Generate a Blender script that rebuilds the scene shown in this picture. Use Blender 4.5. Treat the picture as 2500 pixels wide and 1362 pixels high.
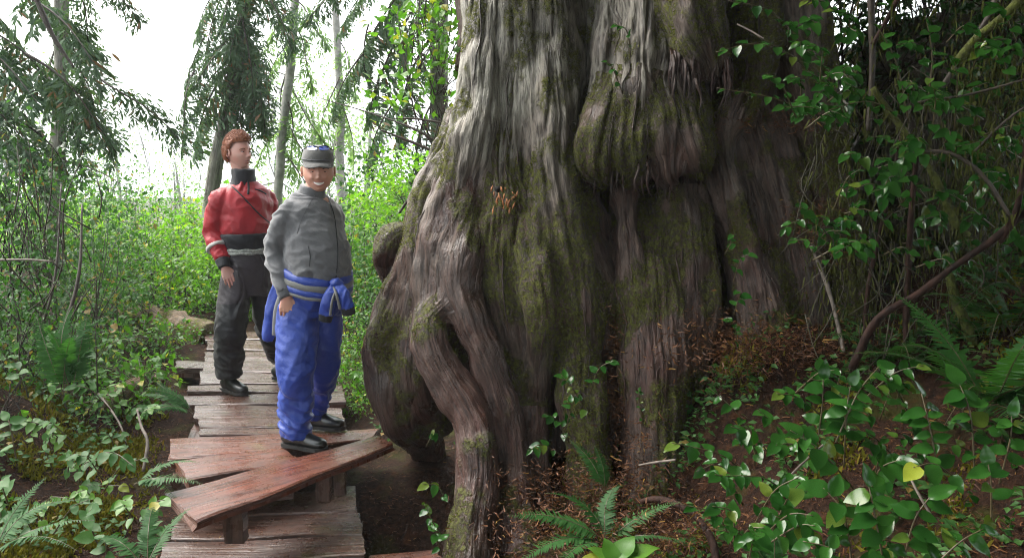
import bpy, math, random
import numpy as np
from mathutils import Vector, Matrix
from mathutils.bvhtree import BVHTree

for o in list(bpy.data.objects):
    bpy.data.objects.remove(o)
S = bpy.context.scene
C = S.collection
random.seed(7)
RNG = np.random.default_rng(7)
rad = math.radians

# ---------------------------------------------------------------- camera
FPX, CX, CY, CAMZ, PITCH = 2100.0, 1250.0, 681.0, 1.6, rad(7.0)
cam_d = bpy.data.cameras.new('camera')
cam_d.sensor_width = 36.0
cam_d.lens = FPX / 2500.0 * 36.0
cam_d.clip_start = 0.05
cam_d.clip_end = 600.0
cam = bpy.data.objects.new('camera', cam_d)
C.objects.link(cam)
cam.location = (0, 0, CAMZ)
cam.rotation_euler = (rad(90) - PITCH, 0, 0)
S.camera = cam

# ---------------------------------------------------------------- sky and sun (overcast)
SUN_EL, SUN_AZ = rad(52), rad(-62)          # azimuth measured from +Y towards +X
W = bpy.data.worlds.new('World')
S.world = W
W.use_nodes = True
nt = W.node_tree
nt.nodes.clear()
out = nt.nodes.new('ShaderNodeOutputWorld')
bg = nt.nodes.new('ShaderNodeBackground')
sky = nt.nodes.new('ShaderNodeTexSky')
sky.sky_type = 'NISHITA'
sky.sun_disc = False
sky.sun_elevation = SUN_EL
sky.sun_rotation = SUN_AZ
sky.air_density = 2.0
sky.dust_density = 6.0
mixw = nt.nodes.new('ShaderNodeMix')
mixw.data_type = 'RGBA'
mixw.inputs['Factor'].default_value = 0.8
mixw.inputs['B'].default_value = (4.6, 4.9, 5.1, 1)      # even overcast cloud
nt.links.new(sky.outputs[0], mixw.inputs['A'])
nt.links.new(mixw.outputs['Result'], bg.inputs['Color'])
bg.inputs['Strength'].default_value = 0.12
nt.links.new(bg.outputs[0], out.inputs['Surface'])
sd = bpy.data.lights.new('sun', 'SUN')
sd.energy = 1.5
sd.angle = rad(50)
sd.color = (1.0, 0.97, 0.92)
sun = bpy.data.objects.new('sun', sd)
C.objects.link(sun)
sdir = Vector((math.sin(SUN_AZ) * math.cos(SUN_EL), math.cos(SUN_AZ) * math.cos(SUN_EL), math.sin(SUN_EL)))
sun.rotation_euler = sdir.to_track_quat('Z', 'Y').to_euler()
S.view_settings.view_transform = 'Standard'
S.view_settings.look = 'None'
S.view_settings.gamma = 1.0
S.view_settings.use_curve_mapping = False
S.view_settings.exposure = 2.6
S.cycles.max_bounces = 8
S.cycles.diffuse_bounces = 4
S.cycles.glossy_bounces = 3
S.cycles.transmission_bounces = 4
S.cycles.use_denoising = True
S.cycles.denoising_prefilter = 'NONE'
S.cycles.filter_width = 1.1
S.cycles.sample_clamp_indirect = 6.0

# ---------------------------------------------------------------- helpers
def ray(px, py):
    xc, yc = (px - CX) / FPX, (CY - py) / FPX
    return Vector((xc, math.cos(PITCH) + yc * math.sin(PITCH), -math.sin(PITCH) + yc * math.cos(PITCH)))
def at(px, py, Y):
    d = ray(px, py)
    return d * (Y / d.y) + Vector((0, 0, CAMZ))
def atz(px, py, z):
    d = ray(px, py)
    return d * ((z - CAMZ) / d.z) + Vector((0, 0, CAMZ))

_perm = {}
def _table(seed):
    if seed not in _perm:
        r = np.random.default_rng(seed + 1000)
        p = r.permutation(256)
        g = r.normal(size=(256, 3))
        g /= np.linalg.norm(g, axis=1)[:, None]
        _perm[seed] = (np.concatenate([p, p, p]), g)
    return _perm[seed]
def pn(P, seed=0):
    p, g = _table(seed)
    P = np.asarray(P, float)
    I = np.floor(P).astype(int)
    f = P - I
    I &= 255
    u = f * f * f * (f * (f * 6 - 15) + 10)
    res = 0
    for dx in (0, 1):
        wx = u[:, 0] if dx else 1 - u[:, 0]
        hx = p[I[:, 0] + dx]
        for dy in (0, 1):
            wy = u[:, 1] if dy else 1 - u[:, 1]
            hy = p[hx + ((I[:, 1] + dy) & 255)]
            for dz in (0, 1):
                wz = u[:, 2] if dz else 1 - u[:, 2]
                gr = g[p[hy + ((I[:, 2] + dz) & 255)] & 255]
                res = res + wx * wy * wz * ((f[:, 0] - dx) * gr[:, 0] + (f[:, 1] - dy) * gr[:, 1] + (f[:, 2] - dz) * gr[:, 2])
    return res * 1.5
def fbm(P, seed=0, octv=3):
    a, r, P = 1.0, 0, np.asarray(P, float)
    for i in range(octv):
        r = r + a * pn(P * 2 ** i, seed + i)
        a *= .5
    return r
def sst(a, b, x):
    t = np.clip((x - a) / (b - a), 0, 1)
    return t * t * (3 - 2 * t)

class MB:
    """collects verts and faces, builds ONE mesh object"""
    def __init__(s):
        s.V, s.F, s.n, s.tint, s.uv, s.at = [], [], 0, [], [], {}
    def add(s, V, F, tint=.5, uv=None, mat=0, **attrs):
        V = np.asarray(V, float).reshape(-1, 3)
        for f in (F if isinstance(F, (list, tuple)) else [F]):
            f = np.asarray(f, int)
            if len(f):
                s.F.append((f + s.n, np.full(len(f), mat, int) if np.isscalar(mat) else mat))
        s.V.append(V)
        t = np.asarray(tint, float)
        s.tint.append(np.full(len(V), float(t)) if t.ndim == 0 else t)
        s.uv.append(np.zeros((len(V), 2)) if uv is None else np.asarray(uv, float))
        for k, v in attrs.items():
            s.at.setdefault(k, []).append((s.n, np.asarray(v, float)))
        s.n += len(V)
    def mesh(s, name, mats, smooth=True):
        V = np.concatenate(s.V)
        me = bpy.data.meshes.new(name)
        me.vertices.add(len(V))
        me.vertices.foreach_set('co', V.astype(np.float32).ravel())
        nl = sum(f.size for f, m in s.F)
        nf = sum(len(f) for f, m in s.F)
        me.loops.add(nl)
        me.polygons.add(nf)
        me.loops.foreach_set('vertex_index', np.concatenate([f.ravel() for f, m in s.F]).astype(np.int32))
        tot = np.concatenate([np.full(len(f), f.shape[1]) for f, m in s.F])
        st = np.concatenate([[0], np.cumsum(tot)[:-1]])
        me.polygons.foreach_set('loop_start', st.astype(np.int32))
        me.polygons.foreach_set('material_index', np.concatenate([m for f, m in s.F]).astype(np.int32))
        me.polygons.foreach_set('use_smooth', np.full(nf, smooth))
        for m in (mats if isinstance(mats, (list, tuple)) else [mats]):
            me.materials.append(m)
        a = me.attributes.new('tint', 'FLOAT', 'POINT')
        a.data.foreach_set('value', np.concatenate(s.tint).astype(np.float32))
        uv = np.concatenate(s.uv)
        if np.any(uv):
            a = me.attributes.new('buv', 'FLOAT_VECTOR', 'POINT')
            a.data.foreach_set('vector', np.concatenate([uv, np.zeros((len(uv), 1))], 1).astype(np.float32).ravel())
        for k, lst in s.at.items():
            full = np.zeros(len(V))
            for n0, v in lst:
                full[n0:n0 + len(v)] = v
            a = me.attributes.new(k, 'FLOAT', 'POINT')
            a.data.foreach_set('value', full.astype(np.float32))
        me.update(calc_edges=True)
        me.validate()
        return me
    def build(s, name, mats, parent=None, smooth=True, loc=None):
        return link(name, s.mesh(name, mats, smooth), parent, loc)

def link(name, data, parent=None, loc=None):
    o = bpy.data.objects.new(name, data)
    C.objects.link(o)
    if loc is not None:
        o.location = loc
    if parent is not None:
        o.parent = parent
    return o
def tag(o, label=None, cat=None, group=None, kind=None):
    if label: o['label'] = label
    if cat: o['category'] = cat
    if group: o['group'] = group
    if kind: o['kind'] = kind
    return o
def empty(name, loc=(0, 0, 0)):
    return link(name, None, None, loc)

def grid_faces(nu, nv, wrap=False):
    """faces of an nv x nu grid (rows = v)"""
    i = np.arange(nv - 1)[:, None] * nu
    j = np.arange(nu if wrap else nu - 1)[None, :]
    k = (j + 1) % nu
    return np.stack([i + j, i + k, i + nu + k, i + nu + j], -1).reshape(-1, 4)

def catmull(P, n):
    P = np.asarray(P, float)
    if len(P) == 2:
        t = np.linspace(0, 1, n)[:, None]
        return P[0] * (1 - t) + P[1] * t
    Q = np.vstack([2 * P[0] - P[1], P, 2 * P[-1] - P[-2]])
    t = np.linspace(0, len(P) - 1 - 1e-6, n)
    i = t.astype(int)
    f = (t - i)[:, None]
    a, b, c, d = Q[i], Q[i + 1], Q[i + 2], Q[i + 3]
    return .5 * (2 * b + (c - a) * f + (2 * a - 5 * b + 4 * c - d) * f ** 2 + (3 * b - a - 3 * c + d) * f ** 3)

def tube(mb, pts, radii, seg=6, n=None, tint=.5, mat=0, cap=True, ref=(.3, -1, .1), uvs=True, rough=0, seed=0):
    """round tube along a smoothed path"""
    pts = np.asarray([tuple(p) for p in pts], float)
    r = np.full(len(pts), float(radii)) if np.isscalar(radii) else np.asarray(radii, float)
    if n:
        q = catmull(np.hstack([pts, r[:, None]]), n)
        pts, r = q[:, :3], np.maximum(q[:, 3], 1e-4)
    t = np.gradient(pts, axis=0)
    t /= np.linalg.norm(t, axis=1)[:, None] + 1e-9
    ref = np.asarray(ref, float)
    nn = ref - t * (t @ ref)[:, None]
    nn /= np.linalg.norm(nn, axis=1)[:, None] + 1e-9
    b = np.cross(t, nn)
    a = np.linspace(0, 2 * math.pi, seg, endpoint=False)
    V = pts[:, None, :] + r[:, None, None] * (np.cos(a)[None, :, None] * nn[:, None, :] + np.sin(a)[None, :, None] * b[:, None, :])
    if rough:
        nz = pn(V.reshape(-1, 3) * 9 + seed, 5).reshape(V.shape[:2])
        V = pts[:, None, :] + (V - pts[:, None, :]) * (1 + rough * nz)[:, :, None]
    L = np.concatenate([[0], np.cumsum(np.linalg.norm(np.diff(pts, axis=0), axis=1))])
    uv = np.stack([np.broadcast_to(a[None, :] * r.mean(), V.shape[:2]), np.broadcast_to(L[:, None], V.shape[:2])], -1).reshape(-1, 2)
    V = V.reshape(-1, 3)
    F = [grid_faces(seg, len(pts), True)]
    if cap:
        m = len(pts)
        V = np.vstack([V, pts[0], pts[-1]])
        uv = np.vstack([uv, [0, 0], [0, 0]])
        j = np.arange(seg)
        k = (j + 1) % seg
        F.append(np.stack([k, j, np.full(seg, m * seg)], 1))
        F.append(np.stack([(m - 1) * seg + j, (m - 1) * seg + k, np.full(seg, m * seg + 1)], 1))
    mb.add(V, F, tint, uv if uvs else None, mat)

def ell(mb, pts, rx, ry, side=(1, 0, 0), seg=24, n=None, mat=0, power=2.0):
    """tube with elliptical sections; side = axis of rx"""
    pts = np.asarray([tuple(p) for p in pts], float)
    rx = np.broadcast_to(np.asarray(rx, float), (len(pts),))
    ry = np.broadcast_to(np.asarray(ry, float), (len(pts),))
    if n:
        q = catmull(np.hstack([pts, rx[:, None], ry[:, None]]), n)
        pts, rx, ry = q[:, :3], q[:, 3], q[:, 4]
    t = np.gradient(pts, axis=0)
    t /= np.linalg.norm(t, axis=1)[:, None] + 1e-9
    s = np.asarray(side, float)
    s = s - t * (t @ s)[:, None]
    s /= np.linalg.norm(s, axis=1)[:, None] + 1e-9
    b = np.cross(t, s)
    a = np.linspace(0, 2 * math.pi, seg, endpoint=False)
    ca, sa = np.cos(a), np.sin(a)
    e = 2.0 / power
    ca, sa = np.sign(ca) * np.abs(ca) ** e, np.sign(sa) * np.abs(sa) ** e
    V = pts[:, None] + rx[:, None, None] * ca[None, :, None] * s[:, None] + ry[:, None, None] * sa[None, :, None] * b[:, None]
    V = V.reshape(-1, 3)
    m = len(pts)
    V = np.vstack([V, pts[0], pts[-1]])
    j = np.arange(seg)
    k = (j + 1) % seg
    mb.add(V, [grid_faces(seg, m, True), np.stack([k, j, np.full(seg, m * seg)], 1),
               np.stack([(m - 1) * seg + j, (m - 1) * seg + k, np.full(seg, m * seg + 1)], 1)], mat=mat)

def blob(mb, c, r, nu=16, nv=10, mat=0, rot=None, tint=.5):
    c = np.asarray(tuple(c), float)
    r = np.broadcast_to(np.asarray(r, float), (3,))
    el = np.linspace(-math.pi / 2, math.pi / 2, nv)
    az = np.linspace(0, 2 * math.pi, nu, endpoint=False)
    E, A = np.meshgrid(el, az, indexing='ij')
    V = np.stack([np.cos(E) * np.cos(A) * r[0], np.cos(E) * np.sin(A) * r[1], np.sin(E) * r[2]], -1).reshape(-1, 3)
    if rot is not None:
        V = V @ np.asarray(rot).T
    mb.add(V + c, grid_faces(nu, nv, True), tint, mat=mat)

def remeshed(mb, voxel, smooth=4, factor=.5):
    me = mb.mesh('raw', [])
    o = link('raw', me)
    m = o.modifiers.new('r', 'REMESH')
    m.mode = 'VOXEL'
    m.voxel_size = voxel
    if smooth:
        m2 = o.modifiers.new('s', 'SMOOTH')
        m2.iterations = smooth
        m2.factor = factor
    dg = bpy.context.evaluated_depsgraph_get()
    dg.update()
    ev = o.evaluated_get(dg)
    em = ev.to_mesh()
    nv = len(em.vertices)
    V = np.empty(nv * 3, np.float32)
    em.vertices.foreach_get('co', V)
    N = np.empty(nv * 3, np.float32)
    em.vertices.foreach_get('normal', N)
    lt = np.empty(len(em.polygons), np.int32)
    em.polygons.foreach_get('loop_total', lt)
    li = np.empty(len(em.loops), np.int32)
    em.loops.foreach_get('vertex_index', li)
    ls = np.empty(len(em.polygons), np.int32)
    em.polygons.foreach_get('loop_start', ls)
    q = ls[lt == 4]
    F = [li[q[:, None] + np.arange(4)]]
    t = ls[lt == 3]
    if len(t):
        F.append(li[t[:, None] + np.arange(3)])
    ev.to_mesh_clear()
    bpy.data.objects.remove(o)
    bpy.data.meshes.remove(me)
    return V.reshape(-1, 3).astype(float), N.reshape(-1, 3).astype(float), F

def basis(d, up):
    """rotation matrices whose Y axis is d and Z axis lies near up"""
    d = np.asarray(d, float); d = d / (np.linalg.norm(d, axis=-1, keepdims=True) + 1e-9)
    up = np.broadcast_to(np.asarray(up, float), d.shape)
    x = np.cross(d, up); x /= np.linalg.norm(x, axis=-1, keepdims=True) + 1e-9
    z = np.cross(x, d)
    return np.stack([x, d, z], -1)
def scatter(mb, tv, tf, R, T, scale, tint=None, mat=0):
    m, k = len(T), len(tv)
    V = np.einsum('mij,kj->mki', R, tv) * np.asarray(scale, float).reshape(-1, 1, 1) + T[:, None, :]
    F = []
    for f in tf:
        F.append((f[None] + (np.arange(m) * k)[:, None, None]).reshape(-1, f.shape[1]))
    ti = np.repeat(RNG.random(m) if tint is None else tint, k)
    mb.add(V.reshape(-1, 3), F, ti, mat=mat)
def rdir(n, zmin=-1, zmax=1):
    z = RNG.uniform(zmin, zmax, n)
    a = RNG.uniform(0, 2 * math.pi, n)
    s = np.sqrt(1 - z * z)
    return np.stack([s * np.cos(a), s * np.sin(a), z], 1)

# ---------------------------------------------------------------- materials
def newmat(name):
    m = bpy.data.materials.new(name)
    m.use_nodes = True
    t = m.node_tree
    t.nodes.clear()
    o = t.nodes.new('ShaderNodeOutputMaterial')
    b = t.nodes.new('ShaderNodeBsdfPrincipled')
    t.links.new(b.outputs[0], o.inputs['Surface'])
    return m, t, b, o
def nd(t, typ, **kw):
    n = t.nodes.new(typ)
    for k, v in kw.items():
        if k[0] == '_':
            setattr(n, k[1:], v)
        else:
            n.inputs[k].default_value = v
    return n
def mixc(t, f, a, b, blend='MIX'):
    n = t.nodes.new('ShaderNodeMix')
    n.data_type = 'RGBA'
    n.blend_type = blend
    for k, v in (('Factor', f), ('A', a), ('B', b)):
        if isinstance(v, bpy.types.NodeSocket):
            t.links.new(v, n.inputs[k])
        else:
            n.inputs[k].default_value = v if not isinstance(v, tuple) else (*v, 1)[:4]
    return n.outputs['Result']
def math_n(t, op, a, b=0.0, clamp=False):
    n = t.nodes.new('ShaderNodeMath')
    n.operation = op
    n.use_clamp = clamp
    for i, v in enumerate((a, b)):
        if isinstance(v, bpy.types.NodeSocket):
            t.links.new(v, n.inputs[i])
        else:
            n.inputs[i].default_value = v
    return n.outputs[0]
def maprange(t, v, a, b, c=0., d=1.):
    n = t.nodes.new('ShaderNodeMapRange')
    t.links.new(v, n.inputs[0])
    for i, x in enumerate((a, b, c, d)):
        n.inputs[i + 1].default_value = x
    return n.outputs[0]
def attr(t, name):
    n = t.nodes.new('ShaderNodeAttribute')
    n.attribute_name = name
    return n
def noise(t, vec, scale, detail=4, rough=.55, dist=0.):
    n = t.nodes.new('ShaderNodeTexNoise')
    n.inputs['Scale'].default_value = scale
    n.inputs['Detail'].default_value = detail
    n.inputs['Roughness'].default_value = rough
    n.inputs['Distortion'].default_value = dist
    if vec is not None:
        t.links.new(vec, n.inputs['Vector'])
    return n.outputs['Fac']
def mapping(t, vec, scale):
    n = t.nodes.new('ShaderNodeMapping')
    n.inputs['Scale'].default_value = scale
    t.links.new(vec, n.inputs['Vector'])
    return n.outputs[0]
def objco(t):
    return t.nodes.new('ShaderNodeTexCoord').outputs['Object']
def bump(t, b, h, strength=.5, dist=.01):
    n = t.nodes.new('ShaderNodeBump')
    n.inputs['Strength'].default_value = strength
    n.inputs['Distance'].default_value = dist
    t.links.new(h, n.inputs['Height'])
    t.links.new(n.outputs[0], b.inputs['Normal'])
    return n

def leaf_mat(name, ca, cb, cc=None, rough=.35, trans=.35, spec=.5, tcol=None):
    m, t, b, o = newmat(name)
    oi = t.nodes.new('ShaderNodeObjectInfo')
    f = math_n(t, 'FRACT', math_n(t, 'ADD', attr(t, 'tint').outputs['Fac'], oi.outputs['Random']))
    col = mixc(t, f, ca, cb)
    if cc:
        col = mixc(t, maprange(t, f, .93, .98), col, cc)
    nz = noise(t, objco(t), 30, 2)
    col = mixc(t, maprange(t, nz, .35, .7, 0, .35), col, (ca[0] * .6, ca[1] * .6, ca[2] * .6))
    t.links.new(col, b.inputs['Base Color'])
    b.inputs['Roughness'].default_value = rough
    b.inputs['Specular IOR Level'].default_value = spec
    tr = t.nodes.new('ShaderNodeBsdfTranslucent')
    t.links.new(mixc(t, 1., col, tcol or (1.5, 1.7, .7), 'MULTIPLY'), tr.inputs['Color'])
    ms = t.nodes.new('ShaderNodeMixShader')
    ms.inputs[0].default_value = trans
    t.links.new(b.outputs[0], ms.inputs[1])
    t.links.new(tr.outputs[0], ms.inputs[2])
    t.links.new(ms.outputs[0], o.inputs['Surface'])
    return m

def simple(name, col, rough=.6, var=.25, scale=20, bumpd=0., bscale=60, spec=.5, stretch=(1, 1, 1), col2=None, metallic=0):
    m, t, b, o = newmat(name)
    v = mapping(t, objco(t), stretch)
    nz = noise(t, v, scale, 5)
    dark = col2 or tuple(c * (1 - var * 1.6) for c in col)
    t.links.new(mixc(t, maprange(t, nz, .3, .7), dark, col), b.inputs['Base Color'])
    b.inputs['Roughness'].default_value = rough
    b.inputs['Specular IOR Level'].default_value = spec
    b.inputs['Metallic'].default_value = metallic
    if bumpd:
        bump(t, b, noise(t, v, bscale, 4), .7, bumpd)
    return m

def bark_mat(name, base, pale, red, mosscol, wet=.55, us=80., vs=7.):
    m, t, b, o = newmat(name)
    uv = attr(t, 'buv').outputs['Vector']
    ob = objco(t)
    warp = t.nodes.new('ShaderNodeVectorMath'); warp.operation = 'MULTIPLY_ADD'
    nw = t.nodes.new('ShaderNodeTexNoise'); nw.inputs['Scale'].default_value = 3.5
    t.links.new(ob, nw.inputs['Vector'])
    t.links.new(nw.outputs['Color'], warp.inputs[0])
    warp.inputs[1].default_value = (.018, .08, 0)
    t.links.new(uv, warp.inputs[2])
    st = mapping(t, warp.outputs[0], (us, vs, 1))
    f1 = noise(t, st, 1.0, 4, .6)
    f2 = noise(t, mapping(t, warp.outputs[0], (us * .32, vs * .55, 1)), 1.0, 4, .6)
    iso = noise(t, ob, 55, 4, .6)
    s1 = math_n(t, 'ADD', math_n(t, 'MULTIPLY', f1, .55), math_n(t, 'ADD', math_n(t, 'MULTIPLY', f2, .35), math_n(t, 'MULTIPLY', iso, .10)))
    s2 = math_n(t, 'ADD', math_n(t, 'MULTIPLY', noise(t, mapping(t, warp.outputs[0], (us * 1.6, vs * 3.5, 1)), 1.0, 3, .6), .7), math_n(t, 'MULTIPLY', iso, .3))
    big = noise(t, ob, 2.2, 4)
    col = mixc(t, maprange(t, big, .38, .62), base, red)
    palef = math_n(t, 'MULTIPLY', attr(t, 'pale').outputs['Fac'], maprange(t, noise(t, ob, 4.0, 4), .25, .6, .45, 1.0))
    col = mixc(t, palef, col, pale)
    col = mixc(t, maprange(t, f2, .36, .52, .65, 0), col, tuple(c * .30 for c in base))  # dark furrow grain, with bump shading put into the colour
    col = mixc(t, maprange(t, f1, .36, .50, .8, 0), col, tuple(c * .32 for c in base))
    lite = mixc(t, palef, tuple(min(1, c * 2.1) for c in base), tuple(min(1, c * 1.3) for c in pale))
    col = mixc(t, maprange(t, f1, .56, .68, 0, .75), col, lite)  # light fibres, with wet highlights put into the colour
    col = mixc(t, maprange(t, s2, .58, .68, 0, .5), col, lite)
    mossf = math_n(t, 'MULTIPLY', attr(t, 'moss').outputs['Fac'], maprange(t, noise(t, ob, 38, 6, .75), .43, .54))
    mc = mixc(t, noise(t, ob, 60, 3), tuple(c * .45 for c in mosscol), tuple(c * 1.5 for c in mosscol))
    col = mixc(t, mossf, col, mc)
    t.links.new(col, b.inputs['Base Color'])
    rg = math_n(t, 'ADD', maprange(t, noise(t, ob, 7, 3), .35, .65, wet - .15, wet + .2), math_n(t, 'MULTIPLY', mossf, .4), True)
    t.links.new(rg, b.inputs['Roughness'])
    b.inputs['Specular IOR Level'].default_value = .45
    h = math_n(t, 'ADD', s1, math_n(t, 'MULTIPLY', s2, .35))
    h = math_n(t, 'ADD', h, math_n(t, 'MULTIPLY', math_n(t, 'MULTIPLY', mossf, noise(t, ob, 130, 3)), 1.2))
    bump(t, b, h, 1.0, .022)
    return m

M = {}
M['bark'] = bark_mat('cedar_bark', (.060, .037, .027), (.225, .21, .17), (.070, .030, .022), (.112, .116, .022))
M['root'] = bark_mat('root_bark', (.054, .032, .024), (.13, .11, .09), (.070, .030, .022), (.112, .116, .022), wet=.33)
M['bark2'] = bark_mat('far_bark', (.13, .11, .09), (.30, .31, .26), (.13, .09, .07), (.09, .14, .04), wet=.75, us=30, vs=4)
M['log'] = bark_mat('log_bark', (.14, .09, .055), (.30, .22, .14), (.17, .09, .05), (.14, .17, .02), wet=.7)
M['deadwood'] = simple('dead_twig', (.21, .17, .14), .75, .35, 25, .004, 120)
M['branch'] = simple('brown_branch', (.06, .043, .03), .65, .4, 30, .004, 120)
M['redbranch'] = simple('red_brown_branch', (.042, .020, .014), .8, .6, 22, .008, 60, spec=.2, stretch=(1, 1, .5))
M['mossbranch'] = simple('mossy_branch', (.11, .13, .018), .95, .5, 45, .012, 110, col2=(.035, .035, .012))
M['hangmoss'] = leaf_mat('hanging_moss', (.045, .05, .012), (.09, .095, .03), None, .95, .3, .1)
M['moss'] = leaf_mat('moss_tufts', (.065, .074, .012), (.15, .15, .025), (.16, .12, .03), .95, .2, .1)
M['gmoss'] = leaf_mat('ground_moss', (.10, .098, .012), (.19, .165, .022), (.20, .085, .022), .95, .2, .1)
M['salal'] = leaf_mat('salal_leaf', (.013, .058, .009), (.034, .112, .017), (.10, .14, .02), .22, .22, .38)
M['yellowleaf'] = leaf_mat('yellow_leaf', (.26, .32, .03), (.32, .36, .04), None, .35, .3, .5)
M['shrub'] = leaf_mat('shrub_leaf', (.05, .15, .016), (.12, .25, .03), (.36, .32, .05), .42, .4, .4)
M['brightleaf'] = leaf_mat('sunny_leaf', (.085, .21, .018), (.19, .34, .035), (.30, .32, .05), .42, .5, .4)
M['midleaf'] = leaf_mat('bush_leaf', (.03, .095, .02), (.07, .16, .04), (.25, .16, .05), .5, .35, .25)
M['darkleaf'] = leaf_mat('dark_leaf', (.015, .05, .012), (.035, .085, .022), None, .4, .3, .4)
M['fern'] = leaf_mat('fern_leaf', (.022, .075, .018), (.04, .12, .028), None, .55, .3, .2)
M['cedarleaf'] = leaf_mat('cedar_spray', (.058, .105, .058), (.09, .155, .075), (.20, .10, .05), .6, .25, .3)
M['hazedcedar'] = leaf_mat('hazed_spray', (.13, .21, .10), (.22, .32, .15), None, .6, .5, .3)  # leaf green paled to put distance haze into the colour
M['fartrunk'] = simple('hazed_lichen_trunk', (.30, .29, .26), .85, .3, 12, .01, 40)  # grey lightened as well, distance haze put into the trunk colour
M['twig'] = simple('mossy_twig', (.050, .042, .020), .8, .5, 30)
M['stem'] = simple('green_stem', (.10, .075, .035), .5, .3, 30)
M['needles'] = leaf_mat('cedar_litter', (.05, .019, .009), (.16, .062, .02), (.30, .17, .04), .6, .05, .3)

# ================================================================ GROUND
def deck_left(y):
    return np.interp(y, [3.5, 4.3, 6, 8.5, 11], [-1.65, -1.75, -2.35, -3.1, -3.9])
def gz(x, y):
    x = np.asarray(x, float); y = np.asarray(y, float)
    z = np.interp(y, [-12, 0, 3, 4.4, 5.2, 7, 9, 12, 20, 40, 120], [-.6, -.55, -.50, -.46, -.30, -.2, -.06, .0, -.5, -2.0, -5])
    dl = deck_left(y) - x
    z = z + .62 * sst(.05, 1.7, dl) * (1 - .55 * sst(5.5, 8, y))
    z = z + .15 * np.exp(-((x - .4) / .9) ** 2) * sst(3.0, 4.2, y)
    r = np.clip(.60 * (x - .50), 0, 1.35) * (1 - .5 * sst(9, 16, y))
    z = z + r
    z = z + .42 * np.exp(-((x - 1.5) / .55) ** 2 - ((y - 4.85) / .45) ** 2) - .28 * np.exp(-((x + .55) / .33) ** 2 - ((y - 4.45) / .6) ** 2)
    P = np.stack([x.ravel() * 1.3, y.ravel() * 1.3, np.zeros(x.size)], 1)
    nz = fbm(P, 3, 4).reshape(x.shape)
    dn = np.exp(-(dl + .55) ** 2 / .35) * (y < 9)
    return z + nz * .09 * (1 - .8 * dn)
def gzp(x, y):
    return float(gz(np.array([x]), np.array([y]))[0])

def warp_axis(lo, hi, c, n, k):
    s = np.linspace(-1, 1, n)
    v = np.sinh(s * k) / np.sinh(k)
    return np.where(v < 0, c + v * (c - lo), c + v * (hi - c))
gx = warp_axis(-150, 150, -.3, 300, 5.2)
gy = warp_axis(-40, 220, 4.5, 300, 4.6)
GX, GY = np.meshgrid(gx, gy)
GZ = gz(GX, GY)
m, t, b, o = newmat('forest_floor')
ob = objco(t)
n1 = noise(t, ob, 2.2, 6, .6); n2 = noise(t, ob, 40, 5, .7); n3 = noise(t, ob, 14, 4)
col = mixc(t, maprange(t, n2, .35, .65), (.010, .006, .0045), (.045, .021, .012))
col = mixc(t, maprange(t, n3, .55, .7, 0, .7), col, (.075, .030, .012))
col = mixc(t, maprange(t, n1, .54, .64, 0, .85), col, (.04, .042, .008))
t.links.new(col, b.inputs['Base Color'])
b.inputs['Roughness'].default_value = .85
b.inputs['Specular IOR Level'].default_value = .12
bump(t, b, math_n(t, 'ADD', n2, n3), 1., .03)
M['floor'] = m
mb = MB()
mb.add(np.stack([GX, GY, GZ], -1).reshape(-1, 3), grid_faces(300, 300))
ground = tag(mb.build('ground', M['floor']), kind='structure')

# ================================================================ BOARDWALK
def wood_mat(name, top, red, dark, rough):
    m, t, b, o = newmat(name)
    uv = attr(t, 'buv').outputs['Vector']
    oi = t.nodes.new('ShaderNodeObjectInfo')
    sh = t.nodes.new('ShaderNodeVectorMath'); sh.operation = 'ADD'
    cmb = t.nodes.new('ShaderNodeCombineXYZ')
    t.links.new(math_n(t, 'MULTIPLY', oi.outputs['Random'], 37.), cmb.inputs[0])
    t.links.new(uv, sh.inputs[0]); t.links.new(cmb.outputs[0], sh.inputs[1])
    v = sh.outputs[0]
    g1 = noise(t, mapping(t, v, (55, 2.2, 1)), 1., 5, .6, .6)
    g2 = noise(t, mapping(t, v, (9, 1.6, 1)), 1., 4, .6)
    g3 = noise(t, v, 7, 5, .65)
    col = mixc(t, maprange(t, g2, .35, .65), top, red)
    col = mixc(t, maprange(t, g1, .38, .56, .8, 0), col, dark)
    col = mixc(t, maprange(t, g3, .56, .72, 0, .6), col, tuple(c * .45 for c in dark))
    col = mixc(t, maprange(t, noise(t, v, 3, 4), .60, .72, 0, .35), col, (.10, .11, .03))
    t.links.new(col, b.inputs['Base Color'])
    t.links.new(maprange(t, g3, .3, .7, rough, rough + .32), b.inputs['Roughness'])
    b.inputs['Specular IOR Level'].default_value = .6
    bump(t, b, g1, .8, .008)
    return m
M['plank'] = wood_mat('weathered_plank', (.098, .060, .046), (.092, .042, .030), (.022, .012, .009), .12)
M['redplank'] = wood_mat('red_cedar_plank', (.112, .044, .028), (.145, .046, .025), (.028, .012, .008), .13)

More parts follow.
